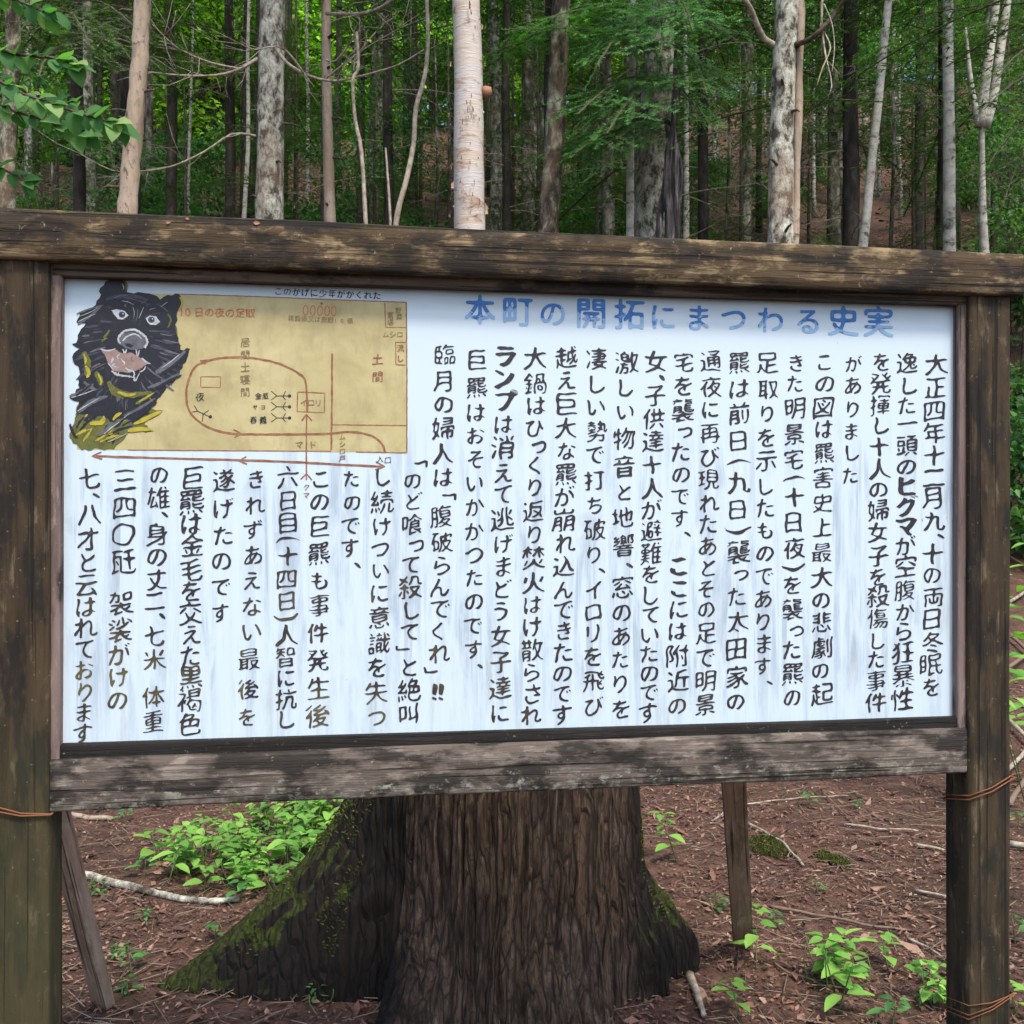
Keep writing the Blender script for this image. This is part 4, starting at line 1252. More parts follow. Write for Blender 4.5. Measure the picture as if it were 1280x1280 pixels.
# braces
BROLL = R(32)
def stick(name, a, b_, w_, t_, mat, seed, roll=0.0):
    """square timber from a to b_; its mesh runs along its own z so the grain follows it"""
    a, b_ = Vector(a), Vector(b_)
    d = (b_ - a); L = d.length; d.normalize()
    up = d.cross(Vector((1, 0, 0))).normalized(); sx = up.cross(d).normalized()
    sx, up = sx * math.cos(roll) + up * math.sin(roll), up * math.cos(roll) - sx * math.sin(roll)
    vs, fs, mi = [], [], []
    N_ = 24
    cs = [(-1, -1), (-.9, -1), (.9, -1), (1, -1), (1, -.85), (1, .85), (1, 1), (.9, 1), (-.9, 1), (-1, 1), (-1, .85), (-1, -.85)]
    for i in range(N_ + 1):
        for k, (x, y) in enumerate(cs):
            nz = 1 + 0.03 * noise.noise(Vector((seed + i * .35, k * .8, 0)))
            q = 0.985 if (abs(x) == 1 and abs(y) == 1) else 1
            vs.append((x * w_ / 2 * nz * q, y * t_ / 2 * nz * q, L * i / N_))
    n = len(cs)
    for i in range(N_):
        for k in range(n):
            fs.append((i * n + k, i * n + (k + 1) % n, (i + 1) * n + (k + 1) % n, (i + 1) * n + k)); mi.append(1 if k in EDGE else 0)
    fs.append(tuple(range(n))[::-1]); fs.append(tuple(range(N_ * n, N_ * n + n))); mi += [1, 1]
    o = mk(name, vs, fs, [mat, M['brace_edge_lit']], board, False, midx=mi)
    bm = bmesh.new(); bm.from_mesh(o.data); bmesh.ops.recalc_face_normals(bm, faces=bm.faces); bm.to_mesh(o.data); bm.free()
    from mathutils import Matrix
    mw = Matrix(((sx.x, up.x, d.x, a.x), (sx.y, up.y, d.y, a.y), (sx.z, up.z, d.z, a.z), (0, 0, 0, 1)))
    mb = Matrix.Translation((BO.x, BO.y, 0)) @ Matrix.Rotation(BY, 4, 'Z')
    o.matrix_local = mb.inverted() @ mw
    return o
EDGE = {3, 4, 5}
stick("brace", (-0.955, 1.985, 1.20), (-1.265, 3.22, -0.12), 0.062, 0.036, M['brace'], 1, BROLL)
EDGE = set()
stick("brace", (0.45, 2.22, 1.42), (0.815, 3.6, -0.06), 0.066, 0.04, M['brace'], 2)

# rusty wire ties round the posts
def wire_tie(post_s0, post_s1, z, tilt, r=0.0024, wraps=2, seed=0, post=None):
    rr = random.Random(seed)
    b = Buf()
    for k in range(wraps):
        pts = []
        y0, y1 = -.0385 - .001 * k, 0.0585 + .001 * k
        a0, a1 = post_s0 - .0035 - .001 * k, post_s1 + .0035 + .001 * k
        t2 = tilt + rr.uniform(-.05, .05); dz = z - 0.008 * k
        for (s, y) in [(a0, y0), ((a0 + a1) / 2, y0 - .001), (a1, y0), (a1, (y0 + y1) / 2), (a1, y1), ((a0 + a1) / 2, y1), (a0, y1), (a0, (y0 + y1) / 2), (a0, y0)]:
            pts.append(Vector((s, y, dz + t2 * (s - a0) - 0.25 * (y - y0) * (1 if tilt > 0 else 0.2) - (0.006 if abs(s - (a0 + a1) / 2) < .01 else 0))))
        poly_branch(b, pts, r, r, 6)
    return b.build("wire", M['wire'], post, True)
pl0, pl1 = bp(-7, 640, .035)[0], bp(61, 640, .035)[0]
pr0, pr1 = bp(1212, 640, .035)[0], bp(1264, 640, .035)[0]
wire_tie(pl0, pl1, bp(2, 1006, .035)[1], -0.16, .0016, 2, 1, POST_L)
wire_tie(pr0, pr1, bp(1212, 994, .035)[1], 0.36, .0015, 2, 2, POST_R)
wire_tie(pr0, pr1, bp(1212, 1268, .035)[1], 0.42, .0012, 2, 3, POST_R)
wire_tie(pr0, pr1, bp(1212, 1256, .035)[1], 0.20, .0012, 1, 4, POST_R)

# panel
c = [bp(85, 346), bp(1195, 380), bp(1190, 893), bp(75, 930)]
x0, x1 = c[3][0] - .03, c[1][0] + .03
zt_, zb2 = c[0][1] + .03, c[2][1] - .03
pv = [(x0, 0, zb2), (x1, 0, zb2), (x1, 0, zt_), (x0, 0, zt_), (x0, .009, zb2), (x1, .009, zb2), (x1, .009, zt_), (x0, .009, zt_)]
pf = [(0, 1, 2, 3), (5, 4, 7, 6), (4, 0, 3, 7), (1, 5, 6, 2), (3, 2, 6, 7), (4, 5, 1, 0)]
panel = mk("panel", pv, pf, M['panel'], board)
# ------------------------------------------------------------------ lettering (glyph outlines -> real thin paint on the panel)
COLUMNS = [  # text, x top, x bottom, y of first glyph's top, y of last glyph's bottom, glyph size in photo pixels
    ("大正四年十二月九、十の両日冬眠を", 1170, 1164, 441, 870, 30),
    ("逸した一頭のヒグマが空腹から狂暴性", 1135, 1129, 440, 888, 30),
    ("を発揮し十人の婦女子を殺傷した事件", 1101, 1095, 440, 892, 29),
    ("がありました", 1067, 1063, 441, 608, 27),
    ("この図は羆害史上最大の悲劇の起", 1031, 1026, 440, 882, 29),
    ("きた明景宅（十日夜）を襲った羆の", 994, 990, 440, 885, 29),
    ("足取りを示したものであります、", 960, 953, 437, 862, 29),
    ("羆は前日（九日）襲った太田家の", 925, 920, 436, 892, 31),
    ("通夜に再び現れたあとその足で明景", 889, 881, 436, 897, 30),
    ("宅を襲ったのです、　ここには附近の", 854, 846, 437, 895, 30),
    ("女、子供達十人が避難をしていたのです", 819, 810, 437, 903, 30),
    ("激しい物音と地響、窓のあたりを", 783, 775, 435, 900, 30),
    ("凄しい勢で打ち破り、イロリを飛び", 746, 741, 432, 896, 30),
    ("越え巨大な羆が崩れ込んできたのです", 709, 702, 432, 907, 31),
    ("大鍋はひっくり返り焚火はけ散らされ", 670, 664, 432, 907, 31),
    ("ランプは消えて逃げまどう女子達に", 631, 625, 431, 905, 31),
    ("巨羆はおそいかかつたのです、", 596, 591, 431, 842, 30),
    ("臨月の婦人は「腹破らんでくれ」‼", 557, 547, 428, 880, 31),
    ("「のど喰って殺して」と絶叫", 517, 510, 570, 908, 30),
    ("し続けついに意識を失つ", 478, 470, 582, 910, 30),
    ("たのです、", 440, 438, 584, 716, 29),
    ("この巨羆も事件発生後", 400, 397, 583, 911, 31),
    ("六日目（十四日）人智に抗し", 361, 356, 583, 911, 30),
    ("きれずあえない最後を", 320, 309, 583, 912, 30),
    ("遂げたのです", 281, 275, 582, 782, 31),
    ("巨羆は金毛を交えた黒褐色", 241, 237, 583, 920, 33),
    ("の雄、身の丈二、七米　体重", 199, 190, 580, 918, 31),
    ("三四〇瓩　袈裟がけの", 157, 147, 583, 890, 33),
    ("七、八才と云はれております", 112, 104, 582, 930, 32),
]
TITLE = "本町の開拓にまつわる史実"
TITLE_X = [600, 647, 691, 739, 787, 829, 873, 917, 963, 1010, 1054, 1098]
SMALL = ["このかげに少年がかくれた", "日の夜足取居間土寝金蔵ヤヨ春義莚野菜置場ムシロ流入口イリマド戸クマ雑穀俵10又は澱粉・"]
KANA_SMALL = set("っッゃゅょ")
def is_kana(ch): return 0x3040 <= ord(ch) <= 0x30ff
need = sorted(set("".join(c_[0] for c_ in COLUMNS) + TITLE + "".join(SMALL)) - set("　"))
GLY = {}
def load_glyphs(chars, off, store, res=3, fine=0.065, soft=3):
    obs = []
    for ch in chars:
        q = {'（': '(', '）': ')', '‼': '!'}.get(ch, ch)
        cu = bpy.data.curves.new("glyph", 'FONT')
        cu.body = q; cu.size = 1; cu.resolution_u = res; cu.offset = off
        o = bpy.data.objects.new("glyph", cu); COL.objects.link(o); obs.append((ch, o))
    dg = bpy.context.evaluated_depsgraph_get()
    for ch, o in obs:
        ev = o.evaluated_get(dg); me = ev.to_mesh()
        bm = bmesh.new(); bm.from_mesh(me)
        bmesh.ops.triangulate(bm, faces=bm.faces[:])
        for cut in range(4):
            ed = [e_ for e_ in bm.edges if e_.calc_length() > (fine if e_.is_boundary else 0.2)]
            if not ed: break
            bmesh.ops.subdivide_edges(bm, edges=ed, cuts=1)
            bmesh.ops.triangulate(bm, faces=[f_ for f_ in bm.faces if len(f_.verts) > 3])
        bm.verts.index_update()
        # soften the outline so stroke ends round off and taper like a brush
        for it in range(soft):
            new = {}
            for v in bm.verts:
                nb = [e_.other_vert(v).co for e_ in v.link_edges if e_.is_boundary]
                if len(nb) == 2: new[v.index] = v.co * 0.5 + (nb[0] + nb[1]) * 0.25
            for v in bm.verts:
                if v.index in new: v.co = new[v.index]
        if soft > 1:
            bm.normal_update(); mv = {}
            for v in bm.verts:
                be = [e_ for e_ in v.link_edges if e_.is_boundary]
                if len(be) == 2:
                    a_, b_ = be[0].other_vert(v).co, be[1].other_vert(v).co
                    t_ = b_ - a_; nn_ = Vector((t_.y, -t_.x, 0))
                    if nn_.length < 1e-6: continue
                    nn_.normalize()
                    cen = Vector((0, 0, 0)); k_ = 0
                    for f_ in v.link_faces: cen += f_.calc_center_median(); k_ += 1
                    if k_ and nn_.dot(v.co - cen / k_) < 0: nn_ = -nn_
                    mv[v.index] = v.co + nn_ * (0.017 * noise.noise(Vector((v.co.x * 4.2, v.co.y * 4.2, ord(ch) * 0.37))))
            for v in bm.verts:
                if v.index in mv: v.co = mv[v.index]
        P_ = np.array([(v.co.x - 0.5, v.co.y - 0.38) for v in bm.verts])
        if ch in "、（）「」‼": P_ -= (P_.min(0) + P_.max(0)) / 2
        store[ch] = (P_, [tuple(v.index for v in f_.verts) for f_ in bm.faces])
        bm.free(); ev.to_mesh_clear()
    for ch, o in obs:
        cu = o.data; bpy.data.objects.remove(o); bpy.data.curves.remove(cu)
load_glyphs(need, -0.016, GLY)
_g0 = {}; FALL = set()
load_glyphs(need, 0.0, _g0)
def garea(g):
    v, f = g
    return sum(abs((v[b][0] - v[a][0]) * (v[c_][1] - v[a][1]) - (v[c_][0] - v[a][0]) * (v[b][1] - v[a][1])) for a, b, c_ in f) / 2
for ch in need:
    if garea(GLY[ch]) < 0.60 * garea(_g0[ch]) or garea(GLY[ch]) > garea(_g0[ch]): GLY[ch] = _g0[ch]; FALL.add(ch)

GLYB = {}
load_glyphs(sorted(set(TITLE)), 0.0, GLYB, 4, 0.1, 1)

PXM = 1280 / 2.05        # photo pixels per metre at the middle of the panel
grs = random.Random(77)
def put_glyph(buf, ch, px, py, size_px, depth, brush=True, heavy=1.0, store=None, rot=0.0, mi=0, layers=4, sx=1.0):
    """one hand-painted glyph centred on a measured point of the panel"""
    v, f = (store or GLY)[ch]
    a, b_ = bp(px - 5, py), bp(px + 5, py)
    up = bp(px, py - 5)[1] - bp(px, py + 5)[1]
    mx, mz = (b_[0] - a[0]) / 10, up / 10
    sx0, z0 = bp(px, py)
    v = v.copy()
    if rot:
        cr, sr = math.cos(rot), math.sin(rot)
        v = np.stack([v[:, 0] * cr - v[:, 1] * sr, v[:, 0] * sr + v[:, 1] * cr], 1)
    if brush:
        sd_ = grs.uniform(0, 99)
        wob = np.array([[noise.noise(Vector((p[0] * 2.6 + sd_, p[1] * 2.6, 1))), noise.noise(Vector((p[0] * 2.6 + sd_, p[1] * 2.6, 5)))] for p in v])
        v = v + wob * 0.065
        v[:, 1] += 0.11 * v[:, 0]                       # strokes rise to the right
        v[:, 0] += 0.03 * v[:, 1] * grs.uniform(-1, 1)
    nib = [(-0.034, 0.013), (-0.011, 0.004), (0.011, -0.004), (0.034, -0.013)] if brush else [(-.014, .014), (.014, .014), (.014, -.014), (-.014, -.014), (0, 0)]
    for i, (dx, dy) in enumerate(nib):
        x = sx0 + (v[:, 0] * sx + dx * heavy) * size_px * mx
        z = z0 + (v[:, 1] + dy * heavy) * size_px * mz
        y = np.full(len(v), -depth - i * 0.00008)
        buf.add(np.stack([x, y, z], 1), f, mi)

LET = Buf()
for text, xt, xb, yt, yb_, sz in COLUMNS:
    wts = []
    for ch in text:
        if ch in "、": w_ = 0.50
        elif ch == "　": w_ = 0.55
        elif ch in "（）": w_ = 0.55
        elif ch in "「」": w_ = 0.62
        elif ch in KANA_SMALL: w_ = 0.74
        elif ch in "一二": w_ = 0.84
        elif is_kana(ch): w_ = 0.90 if ch not in "しりく" else 0.92
        else: w_ = 1.06
        wts.append(w_)
    tot = sum(wts); y = yt; unit_h = (yb_ - yt) / tot
    for ch, w_ in zip(text, wts):
        h = unit_h * w_
        yc = y + h / 2; t = (yc - yt) / (yb_ - yt)
        xc = xt + (xb - xt) * t
        y += h
        if ch == "　": continue
        jx, jy = grs.uniform(-1.2, 1.2), grs.uniform(-1, 1)
        hv = max(0.42, 1.5 - 2.4 * garea(_g0[ch])) * grs.uniform(0.85, 1.12) * (0.35 if ch in FALL else 1)
        if ch == "、": put_glyph(LET, ch, xc + 9, yc - 1, sz * 0.95, 0.0006, True, .9)
        elif ch in "（）": put_glyph(LET, ch, xc, yc, sz * 1.12, 0.0006, True, 0.5, rot=-math.pi / 2)
        elif ch == "「": put_glyph(LET, ch, xc + 9, yc + 2, sz * .85, 0.0006, True, .8, rot=-math.pi / 2)
        elif ch == "」": put_glyph(LET, ch, xc - 9, yc - 2, sz * .85, 0.0006, True, .8, rot=-math.pi / 2)
        elif ch == "‼":
            put_glyph(LET, ch, xc - 4, yc + 1, sz * 1.0, 0.0006, True, 1.5); put_glyph(LET, ch, xc + 4, yc + 1, sz * 1.0, 0.0006, True, 1.5)
        else:
            s_ = sz * (0.91 if is_kana(ch) else 1.01) * grs.uniform(0.92, 1.05)
            if ch in "ヒグマラプ" or (ch == "ン" and "ランプ" in text): s_ = sz * 1.0; hv = 1.7
            if ch == "こ" and "ここには" in text: hv = 2.2
            put_glyph(LET, ch, xc + jx + (5 if ch in KANA_SMALL else 0), yc + jy - (3 if ch in KANA_SMALL else 0), s_, 0.0006, True, hv)
LET.build("body_lettering", M['ink'], panel)
for ch, x in zip(TITLE, TITLE_X):
    y = 387 + (x - 600) * 0.030
    k = is_kana(ch)
    TB = Buf(); put_glyph(TB, ch, x, y + (2 if k else 0), 36 if k else 41, 0.0006, False, store=GLYB)
    TB.build("title_letter", M['blue'], panel)

# ------------------------------------------------------------------ house plan painted in ochre, with the red track
def P3(px, py, dep):
    s, z = bp(px, py); return (s, -dep, z)
def ribbon(buf, pl, w_, dep, mi=0, taper=False, rough=0.0, smooth=True, seed=0):
    """painted stroke along photo points, width in photo pixels"""
    pts = [Vector(p) for p in pl]
    if smooth and len(pts) > 2:
        o = []
        for i in range(len(pts) - 1):
            p0, p1, p2, p3 = pts[max(i - 1, 0)], pts[i], pts[i + 1], pts[min(i + 2, len(pts) - 1)]
            for k in range(6):
                t = k / 6
                o.append(0.5 * ((2 * p1) + (p2 - p0) * t + (2 * p0 - 5 * p1 + 4 * p2 - p3) * t * t + (3 * p1 - p0 - 3 * p2 + p3) * t ** 3))
        pts = o + [pts[-1]]
    else:
        o = []
        for a, b_ in zip(pts[:-1], pts[1:]):
            k = max(1, int((b_ - a).length / 4))
            o += [a.lerp(b_, i / k) for i in range(k)]
        pts = o + [pts[-1]]
    rr = random.Random(seed + len(pl) * 7 + int(pl[0][0]))
    vs, fs = [], []
    n = len(pts)
    for i, p in enumerate(pts):
        d = (pts[min(i + 1, n - 1)] - pts[max(i - 1, 0)])
        d = d.normalized() if d.length else Vector((1, 0))
        nn = Vector((-d.y, d.x))
        t = i / (n - 1)
        ww = w_ / 2
        if taper: ww *= max(0.08, math.sin(math.pi * min(1, 0.12 + t * 0.86)) ** 0.6)
        a = p + nn * ww * (1 + rr.uniform(-rough, rough)); b_ = p - nn * ww * (1 + rr.uniform(-rough, rough))
        vs += [P3(a.x, a.y, dep), P3(b_.x, b_.y, dep)]
    for i in range(n - 1):
        fs.append((2 * i, 2 * i + 1, 2 * i + 3, 2 * i + 2))
    buf.add(np.array(vs), fs, mi)
def blob(buf, pl, dep, mi=0, jag=0.0, step=5, seed=0):
    rr = random.Random(seed)
    o = []
    for i in range(len(pl)):
        a, b_ = Vector(pl[i]), Vector(pl[(i + 1) % len(pl)])
        k = max(1, int((b_ - a).length / step))
        nn = Vector((-(b_ - a).y, (b_ - a).x)).normalized()
        for j in range(k):
            o.append(a.lerp(b_, j / k) + nn * rr.uniform(-jag, jag) * (1 if j else 0.4))
    tri = tessellate_polygon([[Vector((p.x, p.y, 0)) for p in o]])
    buf.add(np.array([P3(p.x, p.y, dep) for p in o]), tri, mi)
pb = Buf()
blob(pb, [(150, 366), (300, 370), (508, 377.5), (508.5, 470), (509, 566), (300, 564), (96, 562), (100, 450)], 0.0003, 0, 0.4, 12)
fp = pb.build("plan_background", M['ochre'], panel)
L1 = Buf()
RD, BR_, OR_, IN_ = 0, 1, 2, 3
d1 = 0.0005
for pl, w_ in (([(218, 367.5), (300, 370), (508, 378)], 1.3), ([(508, 378), (508.6, 470), (508.5, 566)], 1.6), ([(508, 566), (445, 565)], 1.5), ([(414, 564), (300, 563.5), (160, 562.5)], 1.2),
               ([(415, 442), (415, 500), (414, 563)], 2.4), ([(414, 531), (508, 532)], 1.4), ([(481, 379), (482, 409), (508, 409.5)], 1.4), ([(508, 428), (494.5, 428), (495, 456), (507, 456.5)], 1.4),
               ([(372, 490), (406, 491.5), (405.5, 516), (371.5, 514.5), (372, 490)], 1.5), ([(251, 471), (276, 471), (275.5, 484.5), (251, 484), (251, 471)], 1.2)):
    ribbon(L1, pl, w_, d1, RD, False, 0.25, False)
for pl, w_ in (([(384, 515), (382, 478), (372, 466), (350, 455), (325, 449), (298, 446.5), (268, 449), (245, 458), (236, 475), (233, 492), (236, 512), (250, 528), (268, 537), (290, 542), (320, 543), (360, 543), (410, 542), (440, 540), (465, 545), (478, 556), (481, 566)], 2.8),
               ([(383, 600), (383, 560), (383.5, 518)], 1.9), ([(117, 570), (180, 572), (250, 574), (330, 576), (380, 578), (430, 581), (478, 583)], 2.6)):
    ribbon(L1, pl, w_, d1 + 0.0002, RD, False, 0.25, True)
for pl in ([(292, 537), (302, 542), (293, 547)], [(377, 526), (383, 518), (390, 526)], [(127, 565), (115, 570), (128, 574)], [(308, 571), (298, 576), (309, 580)], [(470, 577), (481, 583), (469, 587)], [(376, 599), (383, 592), (390, 600)], [(250, 451), (262, 450), (255, 455)]):
    ribbon(L1, pl, 1.7, d1 + 0.0003, RD, False, 0.2, False)
for x, y in ((352, 495), (352, 508.5), (352, 522.5)):                 # lying stick figures
    ribbon(L1, [(346, y), (361, y)], 1.1, d1 + .0001, IN_, False, 0, False)
    for a, b_ in (((346, y), (339, y - 6)), ((346, y), (339, y + 5)), ((354, y), (357, y - 6)), ((353, y), (357, y + 5))): ribbon(L1, [a, b_], 1.0, d1 + .0001, IN_, False, 0, False)
    blob(L1, [(362 + 2.2 * math.cos(t), y + 2.2 * math.sin(t)) for t in np.linspace(0, 6.0, 9)], d1 + .0002, IN_)
for a, b_ in (((240, 515), (247, 514)), ((247, 514), (262, 521)), ((247, 514), (243, 507)), ((254, 517), (253, 527)), ((255, 517), (261, 513))): ribbon(L1, [a, b_], 1.1, d1 + .0001, IN_, False, 0, False)
blob(L1, [(263 + 2.2 * math.cos(t), 521 + 2.2 * math.sin(t)) for t in np.linspace(0, 6.0, 9)], d1 + .0002, IN_)
blob(L1, [(402 + 1.8 * math.cos(t), 379.5 + 1.8 * math.sin(t)) for t in np.linspace(0, 6.0, 9)], d1 + .0002, RD)
for i, x in enumerate((382, 391, 400, 409, 417)):                     # row of sacks
    ribbon(L1, [(x + 3 * math.cos(t), 388 + i * .2 + 6 * math.sin(t)) for t in np.linspace(0, 2 * math.pi, 13)], 1.2, d1 + .0001, OR_)
def words(txt, x, y, dx, dy, size, mi, heavy=0.6):
    for i, ch in enumerate(txt):
        if ch != "　": put_glyph(L1, ch, x + dx * i, y + dy * i, size, d1 + 0.0004, True, heavy, mi=mi, layers=3)
words("このかげに少年がかくれた", 348, 364, 11.2, 0.5, 11, IN_)
words("10", 231, 389, 7.5, 0, 15, OR_, 1.0)
words("日の夜の足取", 249, 390, 12.8, .3, 13, OR_, 1.0)
words("雑穀俵又は澱粉10俵", 364, 397.5, 8.2, .4, 8, BR_)
words("居間土寝間".replace("土", "十") if False else "居間土寝間", 306.5, 428, 0, 15.5, 13, BR_)
words("野菜", 498, 388, 1, 8, 8, BR_); words("置場", 488, 394, 0, 9, 9, BR_)
words("ムシロ", 482, 418, 9, 0, 9, BR_)
words("流し", 500.5, 435, 0, 13, 10, RD)
words("土間", 472, 449, 0, 22, 15, RD)
words("イロリ", 380, 503, 9, .3, 10, BR_)
words("マド", 374, 556, 17, 0, 11, BR_)
words("ムシロ戸", 428, 546, 0, 9, 9, BR_)
words("入口", 475, 574, 10, 1, 10, IN_)
words("金蔵", 323, 495, 9, 0, 9, IN_); words("ヤヨ", 319, 509, 10, 0, 7, IN_); words("春義", 317, 525, 12, 0, 10, IN_)
words("夜", 250, 496, 0, 0, 12, IN_); words("クマ", 383, 609, 0, 10, 9, RD)
L1.build("plan_lines", [M['red'], M['brown'], M['orange'], M['ink']], panel)

# ------------------------------------------------------------------ bear head painted on the panel
def q4(L): return [(60 + x / 4.0, 330 + y / 4.0) for x, y in L]
BM = [M['bear_black'], M['bear_grey'], M['bear_olive'], M['bear_yellow'], M['bear_white'], M['bear_mouth'], M['bear_blue']] = [
    m_paint("bear_black_paint", (0.008, 0.0085, 0.014), 0.12, (0.035, 0.037, 0.05)), m_paint("bear_grey_paint", (0.115, 0.12, 0.14), 0.42, (0.028, 0.028, 0.035)),
    m_paint("bear_olive_paint", (0.10, 0.11, 0.018), 0.3, (0.025, 0.025, 0.017)), m_paint("bear_yellow_paint", (0.36, 0.30, 0.025), 0.3, (0.10, 0.105, 0.02)),
    m_paint("bear_white_paint", (0.43, 0.47, 0.50), 0.36, (0.09, 0.09, 0.11)), m_paint("bear_mouth_paint", (0.15, 0.075, 0.058), 0.45, (0.25, 0.20, 0.19)), m_paint("bear_blue_paint", (0.020, 0.024, 0.045), 0.35, (0.05, 0.055, 0.075))]
K, G, O_, Y_, W_, MO, BL = range(7)
bb = Buf(); dp = [0.0008]
def nxt(): dp[0] += 0.000004; return dp[0]
# shoulders and chest first
blob(bb, q4([(150, 700), (130, 800), (105, 850), (125, 895), (170, 930), (250, 925), (330, 928), (375, 885), (405, 845), (520, 838), (480, 800), (575, 735), (480, 720), (300, 690)]), nxt(), O_, 1.6, 4, 1)
rb = random.Random(12)
for i in range(90):
    x = rb.uniform(130, 480); y = rb.uniform(745, 905)
    if x > 380 and y > 830: continue
    l = rb.uniform(40, 110); a = rb.uniform(-1.1, -0.3)
    ribbon(bb, q4([(x, y), (x + l * .5 * math.cos(a), y + l * .5 * math.sin(a) - 6), (x + l * math.cos(a), y + l * math.sin(a))]), rb.uniform(0.8, 4), nxt(), rb.choice([Y_, Y_, O_, O_, O_, K, K, G]), True, 0.4, True, i)
head = [(255, 170), (265, 120), (285, 90), (325, 66), (370, 72), (398, 105), (395, 142), (450, 138), (520, 155), (562, 178), (600, 155), (652, 148), (668, 178), (650, 240), (640, 300), (655, 370), (662, 425), (712, 425),
        (690, 490), (640, 580), (570, 650), (540, 690), (470, 765), (430, 795), (385, 765), (330, 790), (250, 760), (150, 745), (155, 690), (108, 668), (160, 620), (150, 570), (160, 530), (120, 465), (158, 425), (122, 402), (152, 375), (165, 325), (190, 295), (145, 292), (160, 240), (240, 205)]
blob(bb, q4(head), nxt(), K, 2.0, 4, 2)
for i in range(150):                                                    # dry brush fur, running outwards
    a = rb.uniform(0, 6.28); rx = rb.uniform(110, 215); ry = rb.uniform(140, 265)
    x = 400 + rx * math.cos(a); y = 430 + ry * math.sin(a)
    if y < 170: continue
    l = rb.uniform(40, 90); dx, dy = (math.cos(a), math.sin(a) * .6 + .35)
    ribbon(bb, q4([(x, y), (x + dx * l * .5 - 6, y + dy * l * .5), (x + dx * l, y + dy * l)]), rb.uniform(0.7, 3.0), nxt(), rb.choice([K, K, K, BL, BL, BL, G]), True, 0.2, True, 200 + i)
strokes = [(G, 4.5, [(150, 300), (200, 270), (270, 210)]), (G, 3, [(145, 250), (210, 225), (280, 205)]), (W_, 1.2, [(150, 290), (190, 270), (240, 250)]), (W_, 1.0, [(160, 262), (215, 240), (255, 215)]), (K, 5, [(370, 76), (330, 100), (270, 160)]),
    (O_, 2.5, [(375, 78), (395, 105), (390, 135)]), (W_, 1.2, [(372, 100), (380, 118), (378, 130)]), (Y_, 2.6, [(660, 165), (672, 195), (655, 235)]), (O_, 2.5, [(600, 250), (615, 280), (600, 320)]), (O_, 2.0, [(640, 310), (648, 360)]),
    (BL, 5, [(290, 180), (340, 165), (420, 160), (500, 180)]), (G, 1.4, [(380, 170), (430, 178), (500, 200)]), (W_, .9, [(370, 185), (400, 190), (430, 205)]), (G, 1.4, [(330, 170), (360, 160), (400, 158)]), (W_, .8, [(425, 215), (432, 240), (430, 275)]), (W_, 1.0, [(480, 215), (465, 250), (455, 275)]), (G, 2, [(450, 225), (448, 260), (440, 285)]),
    (G, 1.6, [(545, 200), (580, 220), (600, 240)]), (W_, .9, [(565, 215), (585, 200), (600, 190)]),
    # yellow flecks at the jaw
    (O_, 8, [(180, 440), (200, 500), (190, 560)]), (Y_, 4.5, [(190, 510), (205, 545), (195, 570)]), (Y_, 2.5, [(180, 450), (190, 480), (186, 500)]), (O_, 7, [(240, 540), (262, 580), (265, 610)]), (Y_, 2.4, [(252, 550), (268, 585), (262, 605)]), (O_, 3, [(280, 370), (300, 345), (310, 330)]), (O_, 2.5, [(270, 390), (285, 375), (300, 372)]),
    (O_, 8, [(300, 590), (350, 640), (430, 655), (530, 640)]), (Y_, 4, [(350, 640), (400, 655), (440, 650)]), (O_, 4, [(440, 700), (490, 670), (545, 630)]), (Y_, 2.0, [(455, 690), (495, 665), (530, 645)]), (O_, 4, [(310, 620), (330, 650), (380, 675)]),
    # grey brush sweeps on both sides
    (G, 8, [(110, 665), (170, 640), (230, 600)]), (G, 9, [(150, 740), (220, 690), (300, 660)]), (G, 6, [(180, 590), (220, 620), (260, 640)]), (W_, 1.5, [(120, 668), (180, 650), (230, 630)]), (W_, 1.4, [(150, 735), (205, 700), (260, 670)]), (K, 4, [(160, 690), (220, 650), (260, 630)]), (K, 3, [(140, 660), (190, 625), (220, 600)]),
    (G, 9, [(540, 545), (610, 500), (690, 435)]), (W_, 1.3, [(570, 520), (620, 485), (660, 450)]), (K, 4, [(560, 560), (630, 510), (705, 440)]), (G, 6, [(500, 620), (580, 590), (660, 545)]), (K, 4, [(520, 640), (600, 590), (670, 555)]), (G, 5, [(380, 760), (460, 720), (540, 670)]), (K, 5, [(420, 790), (480, 740), (545, 690)]), (W_, 1.2, [(330, 800), (380, 770), (410, 745)]), (G, 6, [(250, 860), (310, 815), (380, 770)]), (W_, 1.6, [(280, 850), (330, 810), (360, 790)]), (W_, 1.3, [(300, 890), (350, 870), (400, 845)]), (Y_, 5, [(430, 800), (500, 770), (570, 735)]), (Y_, 5, [(400, 835), (460, 825), (530, 830)]), (K, 3.5, [(110, 800), (130, 850), (150, 870)]), (Y_, 6, [(210, 800), (270, 790), (280, 760)]), (Y_, 4, [(325, 780), (350, 755), (370, 745)])]
for i, (ci, w_, pl) in enumerate(strokes):
    ribbon(bb, q4(pl), w_ * (0.72 if ci in (W_, G) else 1.0), nxt(), ci, True, 0.25, True, 400 + i)
